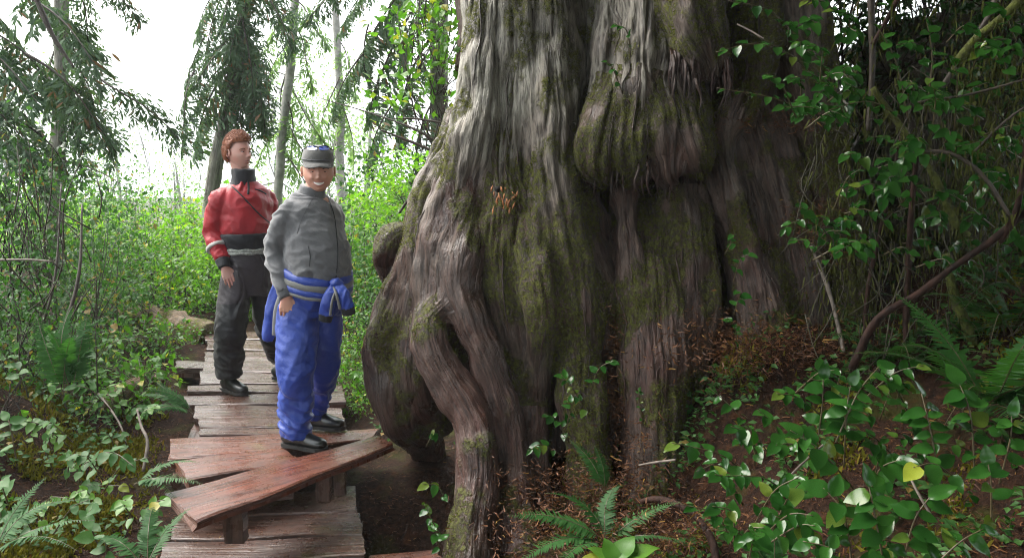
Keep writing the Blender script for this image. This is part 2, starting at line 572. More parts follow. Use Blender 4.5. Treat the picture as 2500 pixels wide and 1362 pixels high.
def plank(name, LB, RB, RF, LF, th, mat, parent, seed, nx=16):
    LB, RB, RF, LF = [np.array(tuple(p)) for p in (LB, RB, RF, LF)]
    prof = [(0, -.010), (.03, -.001), (.3, .003), (.6, -.001), (.97, -.001), (1, -.009), (1.0, -th * .6), (.995, -th), (.005, -th), (0, -th * .6)]
    r = random.Random(seed)
    s = np.linspace(0, 1, nx)
    V, UV = [], []
    L = np.linalg.norm(RB - LB)
    wob = [r.uniform(-.012, .012) for _ in range(8)]
    for i, u in enumerate(s):
        a = LB * (1 - u) + RB * u
        c = LF * (1 - u) + RF * u
        w = np.linalg.norm(c - a)
        ea = .03 * pn(np.array([[u * L * 2.2, seed * 3.1, 0.]]), 11)[0]
        ec = .034 * pn(np.array([[u * L * 2.2, seed * 3.1, 9.]]), 11)[0]
        zz = .012 * pn(np.array([[u * L * 1.5, seed * 5.7, 4.]]), 12)[0]
        for j, (q, z) in enumerate(prof):
            p = a + (c - a) * q + (c - a) / max(w, 1e-6) * (ea * (1 - q) + ec * q)
            tip = 0
            if i in (0, nx - 1):
                tip = wob[j % 8] * (1 if i else -1)
            p = p + (RB - LB) / L * tip
            p[2] += z + zz
            V.append(p)
            UV.append((q * w + (0 if j < 6 else .5) + j * .004, u * L))
    k = len(prof)
    V = np.array(V); UV = np.array(UV)
    cen = np.vstack([V[:k].mean(0), V[-k:].mean(0)])
    c0 = V.mean(0)
    j = np.arange(k); jj = (j + 1) % k
    F = [grid_faces(k, nx, True), np.stack([j, jj, np.full(k, nx * k)], 1), np.stack([(nx - 1) * k + jj, (nx - 1) * k + j, np.full(k, nx * k + 1)], 1)]
    mb = MB()
    mb.add(np.vstack([V, cen]) - c0, F, r.random(), np.vstack([UV, [[0, 0], [0, 0]]]))
    o = mb.build(name, mat, parent, smooth=False, loc=c0)
    return o

deck = tag(empty('boardwalk', (-1.9, 6, 0)), 'wet split cedar plank boardwalk the two men stand on', 'boardwalk')
DKI = Matrix.Translation(deck.location).inverted()
def to_parent(o, parent):
    o.location = o.location - parent.location
planks = [  # LB, RB, RF, LF pixels on the deck plane
    ((501, 806), (752, 806), (752, 824), (499, 824), 0.00, .05, 0),
    ((509, 828), (760, 829), (762, 849), (506, 850), -.01, .05, 0),
    ((501, 852), (766, 853), (768, 866), (500, 866), 0.00, .05, 0),
    ((500, 867), (772, 868), (776, 882), (499, 882), -.01, .05, 0),
    ((498, 883), (784, 885), (790, 907), (495, 907), -.005, .05, 0),
    ((490, 909), (806, 909), (812, 932), (487, 933), -.01, .05, 0),
    ((459, 936), (834, 933), (838, 954), (457, 956), .005, .055, 0),
    ((446, 962), (842, 957), (845, 981), (443, 984), -.005, .05, 0),
    ((474, 988), (836, 986), (838, 1012), (472, 1014), -.01, .05, 0),
    ((485, 1019), (840, 1016), (843, 1038), (484, 1040), -.01, .06, 0),
    ((488, 1044), (846, 1041), (850, 1060), (486, 1064), -.02, .06, 0),
    ((418, 1071), (925, 1044), (905, 1072), (414, 1122), -.01, .06, 1),
    ((424, 1124), (690, 1090), (735, 1122), (458, 1168), -.005, .06, 1),
    ((402, 1201), (915, 1064), (962, 1081), (476, 1275), .045, .046, 1),
    ((480, 1225), (866, 1182), (870, 1243), (470, 1262), -.30, .06, 0),
    ((430, 1264), (878, 1247), (884, 1302), (418, 1312), -.31, .06, 0),
    ((400, 1318), (886, 1306), (890, 1352), (392, 1366), -.32, .06, 0),
    ((380, 1372), (892, 1358), (896, 1420), (370, 1432), -.34, .06, 0),
]
for i, (a, bb, c, d, z, th, kind) in enumerate(planks):
    w = [atz(*q, z) for q in (a, bb, c, d)]
    if i < 11:
        for q_ in w:
            q_.z += random.uniform(-.022, .016)
    pl = plank('plank', *w, th, M['redplank' if kind else 'plank'], deck, i * 1.7 + .3)
    to_parent(pl, deck)
    if i == 13:
        pl['label'] = 'loose red cedar plank lying askew across the deck edge'
# stub of a cross bearer at the far side and the plank lower down beside the root
pl = plank('plank', atz(431, 880, -.02), atz(496, 882, -.02), atz(497, 899, -.02), atz(429, 897, -.02), .09, M['plank'], deck, 71.3, 6)
to_parent(pl, deck)
pl = plank('plank', atz(905, 1352, -.38), atz(1060, 1334, -.38), atz(1080, 1358, -.38), atz(900, 1388, -.38), .06, M['redplank'], deck, 77.7, 8)
to_parent(pl, deck)
def beam(name, p, q, w, h, parent, seed, mat):
    p, q = Vector(p), Vector(q)
    d = (q - p); s = Vector((d.y, -d.x, 0)).normalized() * w / 2
    pl = plank(name, p + s, q + s, q - s, p - s, h, mat, parent, seed, 10)
    to_parent(pl, parent)
beam('stringer', (-1.85, 4.65, -.08), (-2.75, 8.6, -.07), .12, .16, deck, 90.1, M['plank'])
beam('stringer', (-1.30, 4.7, -.08), (-2.2, 8.6, -.07), .12, .16, deck, 91.1, M['plank'])
def post(px0, px1, py0, py1, Y):
    A, B = at(px0, py0, Y), at(px1, py0, Y)
    z1 = at(px0, py1, Y).z
    mb = MB()
    w = B.x - A.x
    c = Vector(((A.x + B.x) / 2, Y, z1))
    H = A.z - z1
    ring = []
    for k in range(7):
        z = H * k / 6
        for (sx, sy) in ((-.5, -.5), (.5, -.5), (.5, .5), (-.5, .5)):
            ring.append((sx * w * (1 + .06 * math.sin(k * 2 + sx * 5)), sy * w * .9, z))
    mb.add(np.array(ring), [grid_faces(4, 7, True), np.array([[24, 25, 26, 27]])], .3, np.array(ring)[:, [0, 2]] + .01)
    o = mb.build('post', M['plank'], deck, smooth=False, loc=c)
    to_parent(o, deck)
post(550, 597, 1215, 1318, 4.02)
post(773, 806, 1140, 1218, 4.45)
post(815, 842, 1125, 1205, 4.6)

# ================================================================ THE GIANT CEDAR
LIMBS = {
 'A':  [(1262, -700, 6.0, .35), (1262, -300, 5.75, .33), (1262, -60, 5.62, .325), (1262, 100, 5.55, .325), (1257, 260, 5.47, .32), (1255, 400, 5.44, .33), (1245, 540, 5.42, .35), (1240, 680, 5.38, .36), (1240, 820, 5.38, .34), (1250, 960, 5.42, .3), (1260, 1100, 5.5, .25), (1270, 1300, 5.5, .25)],
 'A0': [(1195, -300, 5.6, .10), (1185, 0, 5.42, .12), (1178, 180, 5.28, .15), (1165, 320, 5.2, .17), (1145, 430, 5.12, .17), (1115, 530, 5.05, .17), (1085, 620, 4.97, .165), (1080, 720, 4.87, .145), (1090, 800, 4.85, .12)],
 'A1': [(1150, 300, 5.6, .12), (1115, 400, 5.5, .17), (1075, 500, 5.4, .19), (1055, 610, 5.3, .20), (1040, 730, 5.2, .2), (1030, 850, 5.15, .2)],
 'A2': [(1335, -300, 5.6, .13), (1335, 0, 5.42, .14), (1338, 150, 5.32, .15), (1340, 300, 5.2, .17), (1345, 430, 5.10, .165), (1368, 570, 5.0, .175), (1400, 720, 4.9, .165), (1412, 850, 4.85, .145), (1420, 980, 4.75, .14), (1435, 1100, 4.68, .13), (1450, 1240, 4.6, .15), (1455, 1330, 4.55, .16)],
 'A3': [(1228, 200, 5.45, .08), (1226, 300, 5.28, .10), (1225, 390, 5.14, .125), (1225, 480, 5.06, .14), (1222, 600, 4.98, .15), (1228, 720, 4.93, .15), (1250, 840, 4.9, .15), (1275, 960, 4.9, .13), (1295, 1080, 4.98, .11), (1300, 1220, 5.05, .11), (1305, 1330, 5.05, .12)],
 'A4': [(1288, 400, 5.25, .06), (1292, 480, 5.1, .08), (1300, 560, 4.97, .10), (1310, 660, 4.82, .11), (1330, 760, 4.76, .10), (1318, 860, 4.8, .09), (1310, 960, 4.85, .08)],
 'A5': [(1385, -200, 5.55, .09), (1375, 40, 5.45, .09), (1395, 240, 5.36, .09), (1400, 420, 5.28, .08), (1425, 560, 5.15, .09), (1462, 700, 5.05, .10), (1470, 850, 5.0, .09)],
 'R1': [(1125, 660, 4.95, .12), (1085, 735, 4.82, .12), (1050, 790, 4.70, .105), (1062, 860, 4.62, .105), (1110, 950, 4.55, .11), (1160, 1050, 4.48, .115), (1170, 1150, 4.38, .115), (1155, 1260, 4.25, .115), (1150, 1380, 4.1, .13), (1150, 1480, 4.0, .15)],
 'R2': [(1150, 440, 5.2, .08), (1140, 520, 5.05, .10), (1130, 600, 4.92, .12), (1120, 700, 4.80, .12), (1150, 790, 4.72, .105), (1190, 880, 4.66, .10), (1225, 980, 4.62, .10), (1245, 1080, 4.58, .10), (1255, 1190, 4.48, .105), (1265, 1300, 4.35, .11), (1270, 1420, 4.2, .14)],
 'R4': [(1105, 740, 5.02, .12), (1112, 850, 4.92, .125), (1160, 970, 4.88, .12), (1205, 1090, 4.86, .12), (1215, 1250, 4.8, .12)],
 'R3': [(1300, 1000, 4.8, .08), (1300, 1080, 4.7, .07), (1320, 1160, 4.6, .06), (1335, 1250, 4.5, .06)],
 'L':  [(1040, 620, 5.35, .17), (990, 760, 5.28, .2), (975, 860, 5.2, .21), (970, 950, 5.12, .19), (990, 1030, 5.2, .14), (1040, 1090, 5.5, .12), (1060, 1250, 5.7, .12)],
 'L2': [(1050, 760, 5.1, .13), (1020, 850, 5.0, .12), (1015, 930, 4.97, .115), (1035, 990, 5.05, .09), (1080, 1040, 5.25, .07)],
 'C':  [(1440, -400, 5.75, .16), (1440, -50, 5.6, .15), (1445, 150, 5.55, .14), (1440, 320, 5.5, .13), (1425, 450, 5.42, .12), (1445, 580, 5.3, .13), (1480, 720, 5.2, .14), (1490, 880, 5.15, .13), (1490, 1050, 5.1, .14), (1500, 1250, 5., .14)],
 'C2': [(1500, -300, 5.5, .10), (1495, 0, 5.4, .10), (1490, 150, 5.32, .10), (1475, 250, 5.28, .09), (1468, 340, 5.35, .05)],
 'B':  [(1575, -400, 5.45, .19), (1565, -50, 5.32, .15), (1568, 80, 5.22, .15), (1568, 170, 5.16, .155), (1565, 250, 5.12, .14), (1562, 330, 5.2, .10), (1560, 400, 5.35, .05)],
 'BU': [(1560, 200, 5.2, .12), (1545, 275, 5.12, .14), (1540, 340, 5.05, .145), (1542, 392, 5.04, .13), (1545, 424, 5.12, .09), (1548, 452, 5.15, .04)],
 'BL': [(1500, 200, 5.25, .08), (1475, 280, 5.12, .12), (1462, 350, 5.05, .13), (1460, 405, 5.05, .115), (1466, 440, 5.1, .07), (1470, 455, 5.2, .03)],
 'BM': [(1585, 200, 5.15, .11), (1610, 275, 5.1, .13), (1622, 335, 5.05, .13), (1628, 385, 5.04, .12), (1632, 425, 5.02, .08), (1634, 442, 5.15, .03)],
 'BR': [(1640, 220, 5.25, .09), (1668, 300, 5.1, .115), (1690, 355, 5.05, .12), (1702, 400, 5.07, .10), (1708, 428, 5.14, .05)],
 'B2': [(1540, 400, 5.75, .2), (1555, 490, 5.6, .2), (1568, 590, 5.3, .2), (1585, 720, 5.08, .21), (1598, 860, 4.92, .2), (1600, 1000, 4.8, .18), (1602, 1150, 4.65, .17), (1605, 1290, 4.55, .2)],
 'B4': [(1525, 420, 5.35, .05), (1530, 540, 5.1, .07), (1545, 680, 4.98, .08), (1550, 800, 4.92, .08), (1550, 950, 4.8, .08), (1545, 1220, 4.7, .08)],
 'B3': [(1660, 470, 5.3, .16), (1680, 620, 5.15, .17), (1690, 760, 5.08, .17), (1680, 900, 5.0, .14), (1670, 1030, 4.9, .12), (1665, 1200, 4.85, .14)],
 'D':  [(1695, -300, 5.2, .2), (1690, -40, 5.05, .19), (1702, 60, 4.95, .17), (1725, 125, 4.93, .12), (1735, 165, 4.98, .06), (1740, 190, 5.05, .02)],
 'D2': [(1640, -300, 5.3, .14), (1640, 0, 5.2, .12), (1660, 110, 5.12, .09), (1690, 260, 5.1, .08), (1725, 380, 5.1, .06)],
 'E':  [(1740, 150, 5.45, .14), (1770, 380, 5.35, .17), (1815, 560, 5.22, .17), (1850, 720, 5.1, .16), (1870, 860, 5.0, .16), (1880, 1050, 4.9, .2)],
 'E1': [(1760, 280, 5.2, .05), (1775, 400, 5.12, .05), (1810, 540, 5.05, .045), (1850, 640, 5.0, .05), (1880, 760, 4.95, .05)],
 'E2': [(1790, 80, 5.5, .2), (1850, 350, 5.42, .22), (1910, 600, 5.3, .2), (1950, 860, 5.2, .2), (1960, 1060, 5.1, .22)],
 'F':  [(1920, -200, 5.4, .22), (1960, 150, 5.35, .20), (2010, 400, 5.4, .16), (2060, 640, 5.3, .14), (2090, 900, 5.2, .15), (2100, 1050, 5.2, .15)],
 'F2': [(1830, -200, 5.3, .16), (1840, 60, 5.2, .15), (1830, 200, 5.15, .12), (1800, 300, 5.15, .09)],
 'K1': [(1340, -900, 6.5, .62), (1340, 0, 6.3, .55), (1370, 450, 6.1, .62), (1380, 900, 5.9, .68), (1380, 1350, 5.8, .68)],
 'K2': [(1720, -900, 6.6, .65), (1740, 0, 6.3, .55), (1780, 450, 6.2, .6), (1800, 900, 6.0, .66), (1800, 1300, 5.9, .66)],
}
def limb_path(rows, n):
    P = np.array([(*at(px, py, Y), r) for (px, py, Y, r) in rows])
    return catmull(P, n)
SD = {k: limb_path(v, 48) for k, v in LIMBS.items()}
def sdf(V, k):
    d = np.empty((len(V), len(SD)))
    for i, (name, q) in enumerate(SD.items()):
        dd = np.linalg.norm(V[:, None, :] - q[None, :, :3], axis=2) - q[None, :, 3]
        d[:, i] = dd.min(1)
    mn = d.min(1)
    return mn - k * np.log(np.exp(-(d - mn[:, None]) / k).sum(1))
PALE = {'A': 1, 'A0': 1, 'A2': .8, 'A5': .9, 'C': .8, 'C2': .8, 'B': .75, 'A1': .7, 'D2': .45, 'K1': .8, 'K2': .5, 'D': .25}
MOSSY = {'A3': .40, 'A2': .28, 'A4': .34, 'A': .25, 'BU': .34, 'BL': .28, 'BR': .3, 'BM': .3, 'B2': .12, 'B3': .12, 'D': .34, 'R2': -.12, 'R1': -.2, 'R4': -.1, 'SH': .35, 'F2': .38, 'F': .25, 'A0': -.05, 'D2': .3, 'L': -.05}
STRIPS = []
MOSS_P = []      # samples for the tufts
def limb_mesh(mb, name, amp=1.0):
    rows = LIMBS[name]
    NC, NA = 56, 40
    q = limb_path(rows, NC)
    t = np.gradient(q[:, :3], axis=0); t /= np.linalg.norm(t, axis=1)[:, None]
    ref = np.array([0, -1., 0.15])
    nn = ref - t * (t @ ref)[:, None]; nn /= np.linalg.norm(nn, axis=1)[:, None]
    bb = np.cross(t, nn)
    s = np.linspace(-1, 1, NA + 1)
    ang = math.pi * np.sign(s) * np.abs(s) ** 1.25
    Nrm = np.cos(ang)[None, :, None] * nn[:, None] + np.sin(ang)[None, :, None] * bb[:, None]
    V = q[:, None, :3] + q[:, None, 3:4] * Nrm
    v = V.reshape(-1, 3); nf = Nrm.reshape(-1, 3)
    for it in range(2):
        d = sdf(v, .016)
        v = v - nf * (np.clip(d, -.09, .03) * .9)[:, None]
    # lumps
    v = v + nf * (.042 * fbm(v * np.array([4.5, 4.5, 2.8]), 21, 3))[:, None] * amp
    V = v.reshape(NC, NA + 1, 3)
    # upsample
    L = np.linalg.norm(np.diff(q[:, :3], axis=0), axis=1).sum()
    rm = q[:, 3].mean()
    nl = int(np.clip(L / .016, 40, 260)); na = int(np.clip(2 * math.pi * rm / .010, 48, 150))
    if name[0] == 'K':
        nl, na = 60, 48
    iv = np.linspace(0, NC - 1, nl); iu = np.linspace(0, NA, na)
    def up(X):
        Y_ = np.stack([catmull(X[:, j], nl) for j in range(X.shape[1])], 1)
        return np.stack([catmull(Y_[i], na) for i in range(nl)], 0)
    V = up(V)
    du = np.gradient(V, axis=1); dv = np.gradient(V, axis=0)
    du[:, 0] = du[:, -1] = (V[:, 1] - V[:, -2]) / 2
    N = np.cross(du, dv); N /= np.linalg.norm(N, axis=2)[:, :, None] + 1e-9
    cen = catmull(q[:, :3], nl)
    sgn = np.sign((N * (V - cen[:, None])).sum(2).mean())
    N *= sgn
    a_ = np.interp(iu, np.arange(NA + 1), ang)
    s_len = np.concatenate([[0], np.cumsum(np.linalg.norm(np.diff(cen, axis=0), axis=1))])
    tw = .35 * np.sin(s_len * .9 + hash(name[0]) % 3)[:, None] * 0 + a_[None, :] * rm
    U = np.broadcast_to(tw, (nl, na)); Sv = np.broadcast_to(s_len[:, None], (nl, na))
    ca = np.cos(a_)[None, :] * rm + 0 * Sv; sa = np.sin(a_)[None, :] * rm + 0 * Sv
    off = (sum(ord(ch) * 3.7 for ch in name)) % 50
    flat = V.reshape(-1, 3)
    w = .016 * fbm(flat * 2.2, 31, 2)
    B1 = np.stack([(ca.ravel() + w) * 15 + off, (sa.ravel() + w) * 17, Sv.ravel() * .7], 1)
    r1 = 1 - 1.6 * np.exp(-(pn(B1, 41) / .16) ** 2)
    B2 = np.stack([(ca.ravel() + w) * 38 + off, (sa.ravel() + w) * 40, Sv.ravel() * 2.2], 1)
    r2 = pn(B2, 43)
    B3 = np.stack([(ca.ravel() + w * .5) * 90 + off, (sa.ravel() + w * .5) * 90, Sv.ravel() * 9.], 1)
    r3 = pn(B3, 44)
    disp = amp * (.012 * (.35 + .65 * sst(.8, 1.7, flat[:, 2])) * (r1 - .4) + .008 * r2 + .006 * r3)
    v = flat + N.reshape(-1, 3) * disp[:, None]
    z = v[:, 2]
    pale = PALE.get(name, .12) * sst(1.25, 2.05, z + .25 * fbm(flat * 3, 51, 2)) + .10 * np.clip(r1, 0, 1)
    Nf = N.reshape(-1, 3)
    mo = .62 * fbm(flat * np.array([3.4, 3.4, 2.2]), 61, 4) + MOSSY.get(name, 0) * (1 - .9 * sst(1.35, 1.8, z) * (name in ('A', 'A2', 'A0', 'B', 'C'))) + .30 * np.clip(Nf[:, 2], -.2, .7) - .03
    moss = sst(.08, .24, mo)
    mb.add(v, grid_faces(na, nl), .5, np.stack([U.ravel(), Sv.ravel() + off], 1), pale=pale, moss=moss)
    if name[0] not in 'KR' and name not in ('L', 'L2', 'G1', 'G2'):
        VG = v.reshape(nl, na, 3); NG = N
        for _ in range(int(5 + 34 * rm)):
            jc = random.randrange(na); i0 = random.randrange(0, max(1, nl - 8)); kk = random.randrange(8, 36)
            if NG[i0, jc, 1] > .2:
                continue
            ii = np.arange(i0, min(nl, i0 + kk), 3)
            if len(ii) < 3:
                continue
            drift = np.cumsum(np.array([random.choice((-1, 0, 0, 1)) for _ in ii]))
            jj = np.clip(jc + drift, 0, na - 1)
            pth = VG[ii, jj] + NG[ii, jj] * random.uniform(.001, .006)
            pth[-1] += NG[ii[-1], jj[-1]] * random.uniform(0, .018)
            rr_ = random.uniform(.0025, .0065)
            STRIPS.append((pth, rr_, float(pale[i0 * na + jc])))
    sel = np.where((moss > .55) & (Nf[:, 1] < .4))[0]
    if len(sel) and name[0] != 'K':
        MOSS_P.append((v[sel], Nf[sel], moss[sel]))

TREE = Vector((.55, 5.6, -.2))
cedar = tag(empty('giant_cedar', TREE), 'colossal old cedar with fluted mossy bark and thick snaking roots', 'tree')
def child(mb, name, mats, smooth=True, parent=None):
    p = parent or cedar
    o = mb.build(name, mats, p, smooth)
    w = p.location if p.parent is None else Vector((0, 0, 0))
    o.location = -p.location if p.parent is None else (0, 0, 0)
    return o
mb = MB()
for k in ('A', 'A0', 'A1', 'A2', 'A3', 'A4', 'A5', 'C', 'C2', 'B', 'B2', 'B3', 'B4', 'D', 'D2', 'E', 'E1', 'E2', 'F', 'F2', 'K1', 'K2'):
    limb_mesh(mb, k)
# the stem above the picture
tube(mb, [(.35, 6.35, 2.3), (.4, 6.5, 5), (.45, 6.55, 9), (.5, 6.6, 18)], [.75, .68, .6, .3], 48, 30, .5, rough=.12)
tube(mb, [(1.35, 6.4, 2.3), (1.45, 6.5, 5), (1.5, 6.55, 9)], [.62, .5, .15], 40, 24, .5, rough=.12)
child(mb, 'trunk', M['bark'])
for k in (('R1',), ('R2', 'R4'), ('R3',), ('L', 'L2')):
    mb = MB()
    for kk in k:
        limb_mesh(mb, kk, .8)
    child(mb, 'root', M['root'])
mb = MB(); limb_mesh(mb, 'BU'); limb_mesh(mb, 'BL'); limb_mesh(mb, 'BR'); limb_mesh(mb, 'BM')
o = child(mb, 'burl', M['bark']); o['label'] = 'mossy overhanging burl'
# dark gnarl and smooth lump on the left flank
LIMBS['G1'] = [(1010, 560, 5.45, .06), (965, 585, 5.4, .10), (945, 630, 5.38, .095), (955, 690, 5.42, .05), (965, 730, 5.5, .02)]
LIMBS['G2'] = [(1108, 270, 5.75, .04), (1100, 320, 5.7, .065), (1092, 370, 5.65, .07), (1090, 420, 5.6, .04)]
SD2 = SD; SD = {k: limb_path(LIMBS[k], 48) for k in ('G1', 'G2')}
for k, lb in (('G1', 'dark gnarled knot'), ('G2', 'smooth red brown lump')):
    mb = MB(); limb_mesh(mb, k, .45)
    o = child(mb, 'knot', M['root']); o['label'] = lb
SD = SD2
# orange torn bark around a small hole, little slivers
mb = MB()
for i in range(22):
    px, py = random.gauss(1232, 14), random.gauss(478, 18)
    d = ray(px, py)
    p = at(px, py, 4.83 + random.uniform(-.02, .03))
    q = p + Vector((random.uniform(-.02, .015), -.008, random.uniform(-.06, -.01)))
    tube(mb, [p, (p + q) / 2 + Vector((0, -.012, 0)), q], [.002, random.uniform(.004, .008), .001], 4, None, random.random())
blob(mb, at(1216, 462, 4.86), (.022, .02, .018), 12, 8, mat=1)  # black blob stands in for the shade inside the hole
M['torn'] = simple('torn_inner_bark', (.42, .16, .05), .7, .4, 30)
M['hole'] = simple('hole_shade', (.006, .004, .003), .95)
child(mb, 'bark_sliver', [M['torn'], M['hole']])['kind'] = 'stuff'

# loose fibrous bark strips, and ragged ones hanging under the burl
mb = MB()
for pth, rr_, pl_ in STRIPS:
    n0 = mb.n
    k = len(pth)
    tube(mb, pth, rr_ * np.array([.4] + [1.0] * (k - 2) + [.25]), 5, None, random.random())
    mb.at.setdefault('pale', []).append((n0, np.full(mb.n - n0, pl_)))
for i in range(70):
    px = random.uniform(1425, 1715)
    p = at(px, random.gauss(415, 18), 4.98 + abs(px - 1560) / 900 + random.uniform(-.08, .1))
    L = random.uniform(.04, .16)
    n0 = mb.n
    tube(mb, [p + Vector((0, .03, .05)), p, p + Vector((random.gauss(0, .01), random.gauss(0, .01), -L * .5)), p + Vector((random.gauss(0, .015), random.gauss(0, .015), -L))], [.008, .009, .006, .0015], 5, 8, random.random())
for i in range(60):
    px, py = random.uniform(1640, 1790), random.gauss(150, 25)
    p = at(px, py, 4.9 + random.uniform(-.05, .15))
    L = random.uniform(.05, .22)
    tube(mb, [p + Vector((0, .04, .06)), p, p + Vector((random.gauss(0, .01), 0, -L * .5)), p + Vector((random.gauss(0, .02), 0, -L))], [.010, .011, .007, .0015], 5, 8, random.random())
child(mb, 'bark_strip', M['root'])['kind'] = 'stuff'

# moss tufts
P = np.concatenate([a for a, b_, c in MOSS_P]); N = np.concatenate([b_ for a, b_, c in MOSS_P]); mv = np.concatenate([c for a, b_, c in MOSS_P])
keep = fbm(P * 14, 71, 3) > .06
P, N = P[keep], N[keep]
idx = RNG.permutation(len(P))[:46000]
P, N = P[idx], N[idx]
tuft_v = np.array([[-.22, 0, 0], [.22, 0, 0], [.10, .6, .05], [-.08, 1, .28]])
tuft_f = [np.array([[0, 1, 2, 3]])]
d = N + rdir(len(P)) * .75 + np.array([0, -.15, -.45])
mb = MB()
scatter(mb, tuft_v, tuft_f, basis(d, rdir(len(P))), P - N * .003, RNG.uniform(.008, .020, len(P)))
child(mb, 'moss', M['moss'], False)['kind'] = 'stuff'

# ================================================================ PLANT TEMPLATES
def leaf_template(w=.33, droop=.16, fold=.10, n=5):
    V, F = [], []
    for i in range(n + 1):
        t = i / n
        hw = w * math.sin(math.pi * min(1, t ** .75 * 1.0)) ** .8 if 0 < i < n else 0.0
        y, z = t, -droop * t * t + .03 * math.sin(t * 9)
        if hw == 0:
            V.append((0, y, z))
        else:
            V += [(-hw, y - .02, z + fold * hw / w), (0, y, z), (hw, y - .02, z + fold * hw / w)]
    T, Q = [], []
    T += [(0, 2, 1), (0, 3, 2)]
    for i in range(n - 2):
        a, b2 = 1 + 3 * i, 4 + 3 * i
        Q += [(a, a + 1, b2 + 1, b2), (a + 1, a + 2, b2 + 2, b2 + 1)]
    l = 1 + 3 * (n - 2)
    T += [(l, l + 1, l + 3), (l + 1, l + 2, l + 3)]
    return np.array(V), [np.array(T), np.array(Q)]
LEAF_V, LEAF_F = leaf_template()
SM_V = np.array([[0, 0, 0], [-.30, .42, .07], [0, .5, 0], [.30, .42, .07], [0, 1, -.10]])
SM_F = [np.array([[0, 2, 1], [0, 3, 2], [1, 2, 4], [2, 3, 4]])]

def clump_bush(rx, ry, rz, nclump, nleaf, size, stems=6, seed=1, hollow=.45, up=.5, mat_leaf=0, mat_stem=1, stem_r=.006):
    """leaf clumps spread through a bush's volume; returns (foliage MB, stem MB)"""
    st = RNG.bit_generator.state
    g = np.random.default_rng(seed)
    d = g.normal(size=(nclump, 3)); d /= np.linalg.norm(d, axis=1)[:, None]
    r = g.uniform(hollow, 1.0, nclump) ** .7
    c = d * r[:, None] * np.array([rx, ry, rz]) + np.array([0, 0, rz * 1.0])
    c[:, 2] = np.maximum(c[:, 2], .06)
    k = g.integers(0, nclump, nleaf)
    off = g.normal(size=(nleaf, 3)) * np.array([.15, .15, .10]) * (rx + rz) * .8
    P = c[k] + off
    P[:, 2] = np.maximum(P[:, 2], .02)
    dirn = off / (np.linalg.norm(off, axis=1)[:, None] + 1e-6) + g.normal(size=(nleaf, 3)) * .6 + np.array([0, 0, -.15])
    ups = np.array([0, 0, 1.]) + g.normal(size=(nleaf, 3)) * (1 - up)
    tint = np.clip(g.random(nleaf) * .5 + g.random(nclump)[k] * .5, 0, .999)
    fm, sm = MB(), MB()
    scatter(fm, SM_V, SM_F, basis(dirn, ups), P, g.uniform(.65, 1.25, nleaf) * size, tint)
    for i in range(min(stems, nclump)):
        base = np.array([g.normal() * rx * .2, g.normal() * ry * .2, -.15])
        mid = (base + c[i]) / 2 + g.normal(size=3) * .12 * rx
        tube(sm, [base, mid, c[i]], [stem_r * 1.3, stem_r, stem_r * .4], 5, 8, g.random())
        for _ in range(3):
            e = c[i] + g.normal(size=3) * np.array([rx, ry, rz]) * .28
            tube(sm, [mid, (mid + e) / 2 + g.normal(size=3) * .03, e], [stem_r * .7, stem_r * .5, stem_r * .2], 4, 5, g.random())
    return fm, sm
def bush_variant(key, leafmat, stemmat, **kw):
    fm, sm = clump_bush(**kw)
    return fm.mesh(key + '_foliage', leafmat, False), sm.mesh(key + '_stem', stemmat)
BV = {
    'bright': [bush_variant('bright', M['brightleaf'], M['branch'], rx=.6, ry=.6, rz=.55, nclump=34, nleaf=1000, size=.075, seed=s) for s in (1, 2, 3)],
    'shrub':  [bush_variant('shrub', M['shrub'], M['branch'], rx=.6, ry=.55, rz=.6, nclump=30, nleaf=850, size=.07, seed=s) for s in (4, 5, 6)],
    'mid':    [bush_variant('mid', M['midleaf'], M['branch'], rx=.6, ry=.55, rz=.8, nclump=30, nleaf=1000, size=.055, stems=12, seed=s) for s in (7, 8, 9)],
    'dark':   [bush_variant('dark', M['darkleaf'], M['redbranch'], rx=.7, ry=.6, rz=.8, nclump=34, nleaf=1100, size=.06, stems=12, seed=s) for s in (10, 11)],
    'big':    [bush_variant('big', M['shrub'], M['branch'], rx=.6, ry=.5, rz=.7, nclump=22, nleaf=330, size=.105, stems=8, seed=s, up=.35) for s in (12, 13)],
    'low':    [bush_variant('low', M['shrub'], M['stem'], rx=.35, ry=.3, rz=.16, nclump=14, nleaf=150, size=.06, stems=6, seed=s) for s in (14, 15)],
}
def bush(kind, px, py, Y, sc, label, group=None, name='leafy_shrub', cat='shrub', ground=True, k=None, sz=None):
    p = at(px, py, Y)
    if ground:
        p.z = gzp(p.x, p.y)
    o = empty(name, p)
    k = random.randrange(len(BV[kind])) if k is None else k
    f = link('foliage', BV[kind][k][0], o)
    s = link('stem', BV[kind][k][1], o)
    o.scale = (sc, sc, sz or sc * random.uniform(.9, 1.1))
    o.rotation_euler.z = random.uniform(0, 6.28)
    return tag(o, label, cat, group)

